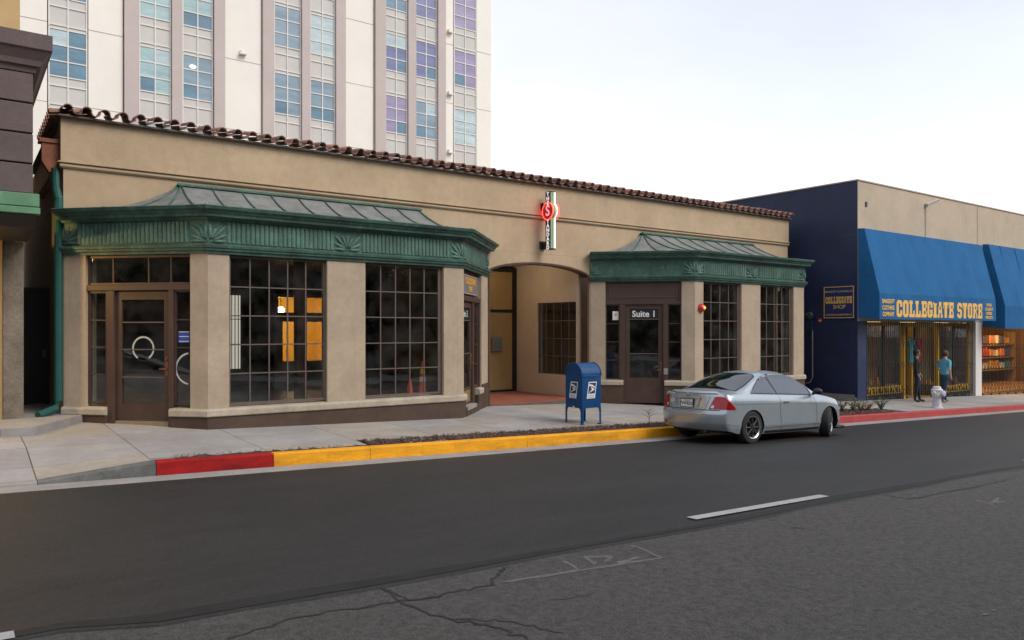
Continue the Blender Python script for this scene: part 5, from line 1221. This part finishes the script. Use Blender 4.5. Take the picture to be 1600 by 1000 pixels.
        line('side_crease', [(-.55,.762), (.6,.748), (1.6,.73), (2.35,.70)], 's', .010, mat('crease_shade', (.16,.18,.20), .5, 0, metal=.3), .0018, s_)  # darker strip paints the crease's shade onto the body side
        line('rub_strip', [(.40,.315), (1.3,.318), (2.25,.322)], 's', .022, M_paint, .014, s_)
        line('rub_strip', [(-.86,.40), (-.6,.385), (-.40,.37)], 's', .02, M_paint, .012, s_)
        line('rocker', [(.40,.205), (1.3,.20), (2.25,.205)], 's', .05, M_trim, .004, s_)
        # tail lamps wrap round the corner, built on the body's own surface
        def lamp(name, m_, path, ofs):
            mb = MB(); V = []
            for a_, b_, z0, z1 in path:
                xa = -.97+4.46*a_; zb_, zt = interp(BOT, xa), interp(TOP, xa); col = []
                for k in range(7):
                    z = z0+(z1-z0)*k/6; p_ = pos(a_, s_*b_, (z-zb_)/(zt-zb_)); nr = Vector((-1,0,0)) if a_ == 0 and b_ < .9 else Vector((-.7,s_*.7,0)) if a_ < .02 else Vector((-.1,s_,.1)).normalized()
                    col.append(mb.v(p_+nr*ofs))
                V.append(col)
            for A_, B_ in zip(V, V[1:]):
                for k in range(6): mb.bm.faces.new((A_[k], B_[k], B_[k+1], A_[k+1]))
            return add(name, mb, m_, body, smooth=True, keep=False)
        lamp('tail_light', M_tail, [(0,.66,.668,.69), (0,.70,.668,.76), (0,.75,.668,.84), (0,.79,.668,.90), (0,.85,.668,.905), (0,.9,.668,.905), (0,.95,.668,.90), (0,1,.668,.895), (.02,1,.667,.872), (.04,1,.666,.845), (.06,1,.665,.81), (.08,1,.664,.765), (.095,1,.663,.72), (.105,1,.662,.675)], .007)
        lamp('reverse_light', M_clear, [(0,.705,.69,.72), (0,.74,.685,.745), (0,.78,.69,.74)], .012)
        project('head_light', [(3.0,.63), (3.36,.60), (3.34,.70), (3.10,.745), (2.98,.72)], 's', M_clear, .006, s_, .03)
        # mirror and handle
        mb = MB(); mb.sphere((2.0, s_*.94, .975), .10, 14, (.75,1.05,.68)); mb.tube([(2.04, s_*.80, .915), (2.02, s_*.90, .95)], .03, 8); add('mirror', mb, M_trim if True else M_paint, car, smooth=True, keep=False)
        mb = MB(); mb.box(.98, 1.16, s_*.855-.012, s_*.855+.012, .765, .80, .008); add('door_handle', mb, M_paint, car, keep=False)
    project('rear_window', [(-.24,-.60), (-.24,.60), (.10,.58), (.44,.50), (.52,.40), (.53,0), (.52,-.40), (.44,-.50), (.10,-.58)], 't', M_tint, .005)
    project('rear_window_trim', [(-.27,-.63), (-.27,.63), (.10,.605), (.46,.525), (.55,.42), (.56,0), (.55,-.42), (.46,-.525), (.10,-.605)], 't', M_trim, .0025)
    project('windscreen', [(1.62,-.48), (2.22,-.66), (2.27,0), (2.22,.66), (1.62,.48), (1.60,0)], 't', M_tint, .005)
    # boot lid lines, plate, badge
    line('panel_gap', [(-.50,.97), (-.42,.655), (-.36,.62), (.36,.62), (.42,.655), (.50,.97)], 'r', .008)
    line('panel_gap', [(-.68,.648), (0,.648), (.68,.648)], 'r', .014, M_gap)
    line('bumper_strip', [(-.66,.42), (0,.42), (.66,.42)], 'r', .022, M_paint, .014)
    line('boot_lip', [(-.62,.965), (0,.972), (.62,.965)], 'r', .03, M_paint, .018)
    line('plate_recess', [(-.30,.865), (.30,.865)], 'r', .03, M_paint, .02); line('plate_recess', [(-.30,.865), (-.26,.69)], 'r', .012, M_gap, .003); line('plate_recess', [(.30,.865), (.26,.69)], 'r', .012, M_gap, .003)
    def on_rear(y, z): h = bvh.ray_cast(Vector((-3, y, z)), Vector((1,0,0))); return h[0].x
    px = on_rear(0, .755)-.012
    plate = thing_part = None
    mb = MB(); mb.box(px-.012, px+.01, -.165, .165, .675, .845, .004); plate = add('plate_frame', mb, M_trim, car, keep=False)
    mb = MB(); mb.box(px-.014, px-.0121, -.148, .148, .688, .832); add('number_plate', mb, M_white, plate, keep=False)
    me_ = text_mesh('7VWE521', .085, mat('plate_blue', (.05,.07,.22), .5, 0), .001, xs=.95, bold=.002); me_.transform(Matrix(((0,0,-1,px-.0155), (-1,0,0,0), (0,1,0,.752), (0,0,0,1)))); link('plate_number', me_, plate, keep=False)
    me_ = text_mesh('California', .035, mat('plate_red', (.5,.04,.05), .5, 0), .001); me_.transform(Matrix(((0,0,-1,px-.0155), (-1,0,0,0), (0,1,0,.812), (0,0,0,1)))); link('plate_state', me_, plate, keep=False)
    bx = on_rear(0, .915)-.012; mb = MB()
    for (a, b_) in (((-.028,.94), (-.022,.89)), ((.028,.94), (.022,.89)), ((-.025,.917), (.025,.917))): mb.tube([(bx,a[0],a[1]), (bx,b_[0],b_[1])], .005, 5)
    mb.tube([(bx, .042*math.cos(t_)*(1 if math.sin(t_) > 0 else .8), .915+.037*math.sin(t_)) for t_ in [2*math.pi*k/16 for k in range(16)]], .0045, 5, closed=True); add('badge', mb, M_chrome, car, keep=False)
    sx_ = on_rear(.40, .79)-.008; mb = MB(); mb.lathe([(.048,0), (.048,.004)], 18, (sx_-.004,.405,.79), 'x'); stk = add('round_sticker', mb, M_white, car, keep=False)
    mb = MB(); mb.tube([(sx_-.006,.405+.036*math.cos(t_),.79+.036*math.sin(t_)) for t_ in [2*math.pi*k/14 for k in range(14)]], .004, 4, closed=True); mb.box(sx_-.008, sx_-.005, .385, .43, .785, .797); add('sticker_mark', mb, M_concd, stk, keep=False)
    mb = MB(); mb.tube([(-.80,-.42,.24), (-.93,-.42,.235)], .032, 10); add('exhaust', mb, M_trim, car, keep=False)
    mb = MB(); mb.box(-.6, 3.2, -.62, .62, .20, .27); add('underbody', mb, M_trim, car, keep=False)
    mb = MB(); mb.box(2.98, 3.30, -.78, .78, .15, .21, .02); add('front_lip', mb, M_trim, car, keep=False)
    # wheels: front pair is turned
    def wheel(x, s_, turn):
        wt = bpy.data.objects.new('wheel', None); 
        mb = MB(); prof = [(.195,-.085), (.215,-.10), (.27,-.108), (.302,-.098), (WR-.004,-.075), (WR,-.04), (WR,.04), (WR-.004,.075), (.302,.098), (.27,.108), (.215,.10), (.195,.085)]
        mb.lathe(prof, 36, (0,0,0), 'y', cap=False); 
        w_ = add('wheel', mb, M_rub, car, keep=False); w_.location = (x, s_*.735, WR-.006); w_.rotation_euler = (0,0,turn)
        mb = MB(); N_ = 36; y0 = s_*.100
        rr = [(.222,y0-s_*.0), (.226,y0+s_*.012), (.214,y0+s_*.014), (.196,y0), (.186,y0-s_*.05), (.150,y0-s_*.06)]
        mb.lathe(rr, N_, (0,0,0), 'y', cap=False); rim = add('rim', mb, M_chrome, w_, keep=False)
        mb = MB(); mb.lathe([(.19,y0-s_*.045), (.19,y0-s_*.07)], 30, (0,0,0), 'y'); mb.lathe([(.058,y0-s_*.045), (.05,y0+s_*.004), (.0,y0+s_*.006)], 14, (0,0,0), 'y')
        for k in range(8):
            a = 2*math.pi*k/8; c_, d_ = math.cos(a), math.sin(a)
            mb.tube([(.04*c_,y0-s_*.018,.04*d_), (.12*c_,y0-s_*.012,.12*d_), (.19*c_,y0-s_*.022,.19*d_)], [.022,.017,.02], 6)
        add('spokes', mb, M_trim, w_, keep=False)
        mb = MB()
        for k in range(5): a = 2*math.pi*k/5; mb.lathe([(.009,0), (.009,s_*.012)], 6, (.075*math.cos(a), y0-s_*.008, .075*math.sin(a)), 'y')
        add('lug_nuts', mb, M_chrome, w_, keep=False)
        bpy.data.objects.remove(wt)
    for x, tn in ((0,0), (2.62,R(24))):
        for s_ in (-1, 1): wheel(x, s_, tn)
    return car
car = car_build()
cz = road_z(CAR_X+1.3, 9.4); car.location = (CAR_X, CAR_Y, road_z(CAR_X, 9.5)-.008); car.rotation_euler = (R(-.9), R(1.66), R(0))
# ------------------------------------------------------------------ the other side of the street (seen mirrored in the shop glass)
sheet('far_sidewalk', -60, 90, (-5.2, -1.35), lambda x, y: road_z(x, -1.2)+.13, M_conc, 3, kind='structure')
mb = MB(); pv = None
for i in range(51):
    x = -60+3*i; z = road_z(x, -1.2); row = [mb.v((x, y, q)) for y, q in ((-1.2,z-.05), (-1.2,z+.125), (-1.36,z+.128), (-1.36,z-.05))]
    if pv:
        for k in range(3): mb.bm.faces.new((pv[k], row[k], row[k+1], pv[k+1]))
    pv = row
add('far_kerb', mb, M_concd, kind='structure')
M_leafd = [mat('tree_leaf_%d' % i, c, .6, .35, 3) for i, c in enumerate(((.035,.055,.022), (.045,.065,.02), (.03,.045,.02)))]
M_bark = mat('bark', (.07,.055,.042), .9, .3, 6, .6, 20)
def tree_meshes(seed, mleaf):
    rnd = random.Random(seed); mb = MB(); tips = []
    trunk = [Vector((0,0,-.3)), Vector((.05,.03,1.2)), Vector((-.05,.1,2.6)), Vector((.1,0,4.2))]
    mb.tube(trunk, [.28,.22,.18,.12], 8)
    for k in range(11):
        a = k*2.4+rnd.uniform(-.3, .3); z0 = rnd.uniform(1.4, 4.0); L_ = rnd.uniform(1.8, 3.2); b0 = Vector((0,.05,z0)); b1 = b0+Vector((math.cos(a)*L_*.5, math.sin(a)*L_*.5, L_*.35)); b2 = b0+Vector((math.cos(a)*L_, math.sin(a)*L_, L_*.55+rnd.uniform(-.3, .8)))
        mb.tube([b0, b1, b2], [.09,.06,.025], 6); tips += [b2, b1.lerp(b2, .5)]
    tips += [Vector((rnd.uniform(-1,1), rnd.uniform(-1,1), rnd.uniform(4.5, 6.8))) for _ in range(9)]
    tm = mb.mesh('trunk', M_bark); mb = MB()
    for c in tips:
        r_ = rnd.uniform(.7, 1.25)
        for k in range(170):
            d = Vector((rnd.gauss(0,1), rnd.gauss(0,1), rnd.gauss(0,1))).normalized()*r_*rnd.uniform(.35, 1.0)**.6; p_ = c+Vector((d.x, d.y, d.z*.75))
            e1 = Vector((rnd.gauss(0,1), rnd.gauss(0,1), rnd.gauss(0,.6))).normalized(); e2 = e1.cross(Vector((rnd.gauss(0,1), rnd.gauss(0,1), 1))).normalized(); s_ = rnd.uniform(.09, .2)
            mb.poly([p_-e1*s_, p_+e2*s_*.5, p_+e1*s_, p_-e2*s_*.5])
    return tm, mb.mesh('crown', mleaf)
TMs = [tree_meshes(10+i, M_leafd[i]) for i in range(3)]
def plant_tree(i, x, y, s_, where):
    tm, cm_ = TMs[i % 3]; z = (road_z(max(-60, min(70, x)), -1.2)+.0)
    kind = ('dark rounded', 'bushy mid green', 'dense deep green')[i % 3]
    t = thing('street_tree', '%s tree %s' % (kind, where), 'tree', (x, y, z), random.uniform(0, 6.28), 'trees across the street')
    t.scale = (s_, s_, s_); link('trunk', tm, t, keep=False); link('crown', cm_, t, keep=False)
for i in range(12):
    plant_tree(i, -16+i*6.3+random.uniform(-1, 1), -9.5+random.uniform(-1.2, 1.2), random.uniform(1.05, 1.35), 'in the row behind the far sidewalk')
for i in range(12): plant_tree(i+1, -14+i*6.5+random.uniform(-1, 1), -15.5+random.uniform(-1.2, 1.2), random.uniform(1.5, 1.8), 'in the taller second row added to darken the reflections')  # row added to close bright sky gaps in the window reflections
for i, (x, y) in enumerate(((-46,-6), (-48,2.5), (-47,9), (-50,15), (-55,6), (-54,-2))): plant_tree(i, x, y, 1.3, 'added at the left end of the street to darken reflections')  # trees added so the angled left door mirrors dark instead of sky
hm = MB(); rnd = random.Random(5)
for k in range(14000):
    p_ = Vector((rnd.uniform(-20, 62), -7.2+rnd.uniform(-.5, .5), 0)); h = rnd.uniform(0, 2.9+.4*math.sin(p_.x*1.3)); p_.z = road_z(max(-60, min(70, p_.x)), -1.2)+h
    e1 = Vector((rnd.gauss(0,1), rnd.gauss(0,1), rnd.gauss(0,.8))).normalized(); e2 = e1.cross(Vector((rnd.gauss(0,1), 1, rnd.gauss(0,1)))).normalized(); s_ = rnd.uniform(.12, .24)
    hm.poly([p_-e1*s_, p_+e2*s_*.6, p_+e1*s_, p_-e2*s_*.6])
hg = add('hedge', hm, M_leafd[2], label='long dark hedge added behind the far sidewalk to darken the shop glass reflections', category='hedge')  # hedge added to hide the bright gap under the mirrored tree crowns
# a dark blue coupe waiting at the far kerb, mirrored in the Suite 1 door
c2 = copy_tree(car); c2.location = (-7.2, .15, road_z(-7.2, .15)); c2.rotation_euler = (0, R(1.66), 0)
c2['label'] = 'dark blue coupe parked at the far kerb, mirrored in the suite door glass'
M_pb = mat('dark_blue_paint', (.03,.04,.07), .3, .05, 2, metal=.4, coat=.6)
def repaint(o):
    for ch in [x for x in bpy.data.objects if x.parent == o]:
        if ch.data and ch.data.materials and ch.data.materials[0] and ch.data.materials[0].name.startswith('silver_paint'):
            ch.material_slots[0].link = 'OBJECT'; ch.material_slots[0].material = M_pb
        repaint(ch)
repaint(c2)

# unseen dark buildings added to keep bright sky out of the mirrored views
M_hall = mat('hall_brick', (.10,.065,.05), .9, .15, 1, .3, 20)
def hall(name, x0, x1, y0, y1, h, label, face):
    t = thing(name, label, 'building', ((x0+x1)/2, (y0+y1)/2, -.5)); mb = MB(); mb.box(x0, x1, y0, y1, -2.5, h); add('wall', mb, M_hall, t)
    mb = MB(); mb.box(x0-.5, x1+.5, y0-.5, y1+.5, h, h+.5); add('roof', mb, M_concold, t)
    wm = MB(); wm.box(-.7, .7, -.7, .7, -1, 1); wm.bm.transform(Matrix.Diagonal((1,.06,1,1)) if face == 'y' else Matrix.Diagonal((.06,1,1,1))); wme = wm.mesh('window', M_glassd)
    n = int(((x1-x0) if face == 'y' else (y1-y0))/4)
    for i in range(n):
        for z in (2.4, 6):
            c = (x0+2+i*4, y1+.02, z) if face == 'y' else (x1+.02, y0+2+i*4, z); link('window', wme, t, c)
hall('added_hall', -30, 80, -34, -24, 9.5, 'long dark brick hall added behind the trees to darken reflections', 'y')
hall('added_hall', -80, -64, -30, 40, 9.5, 'dark brick hall added at the left end of the street to darken reflections', 'x')
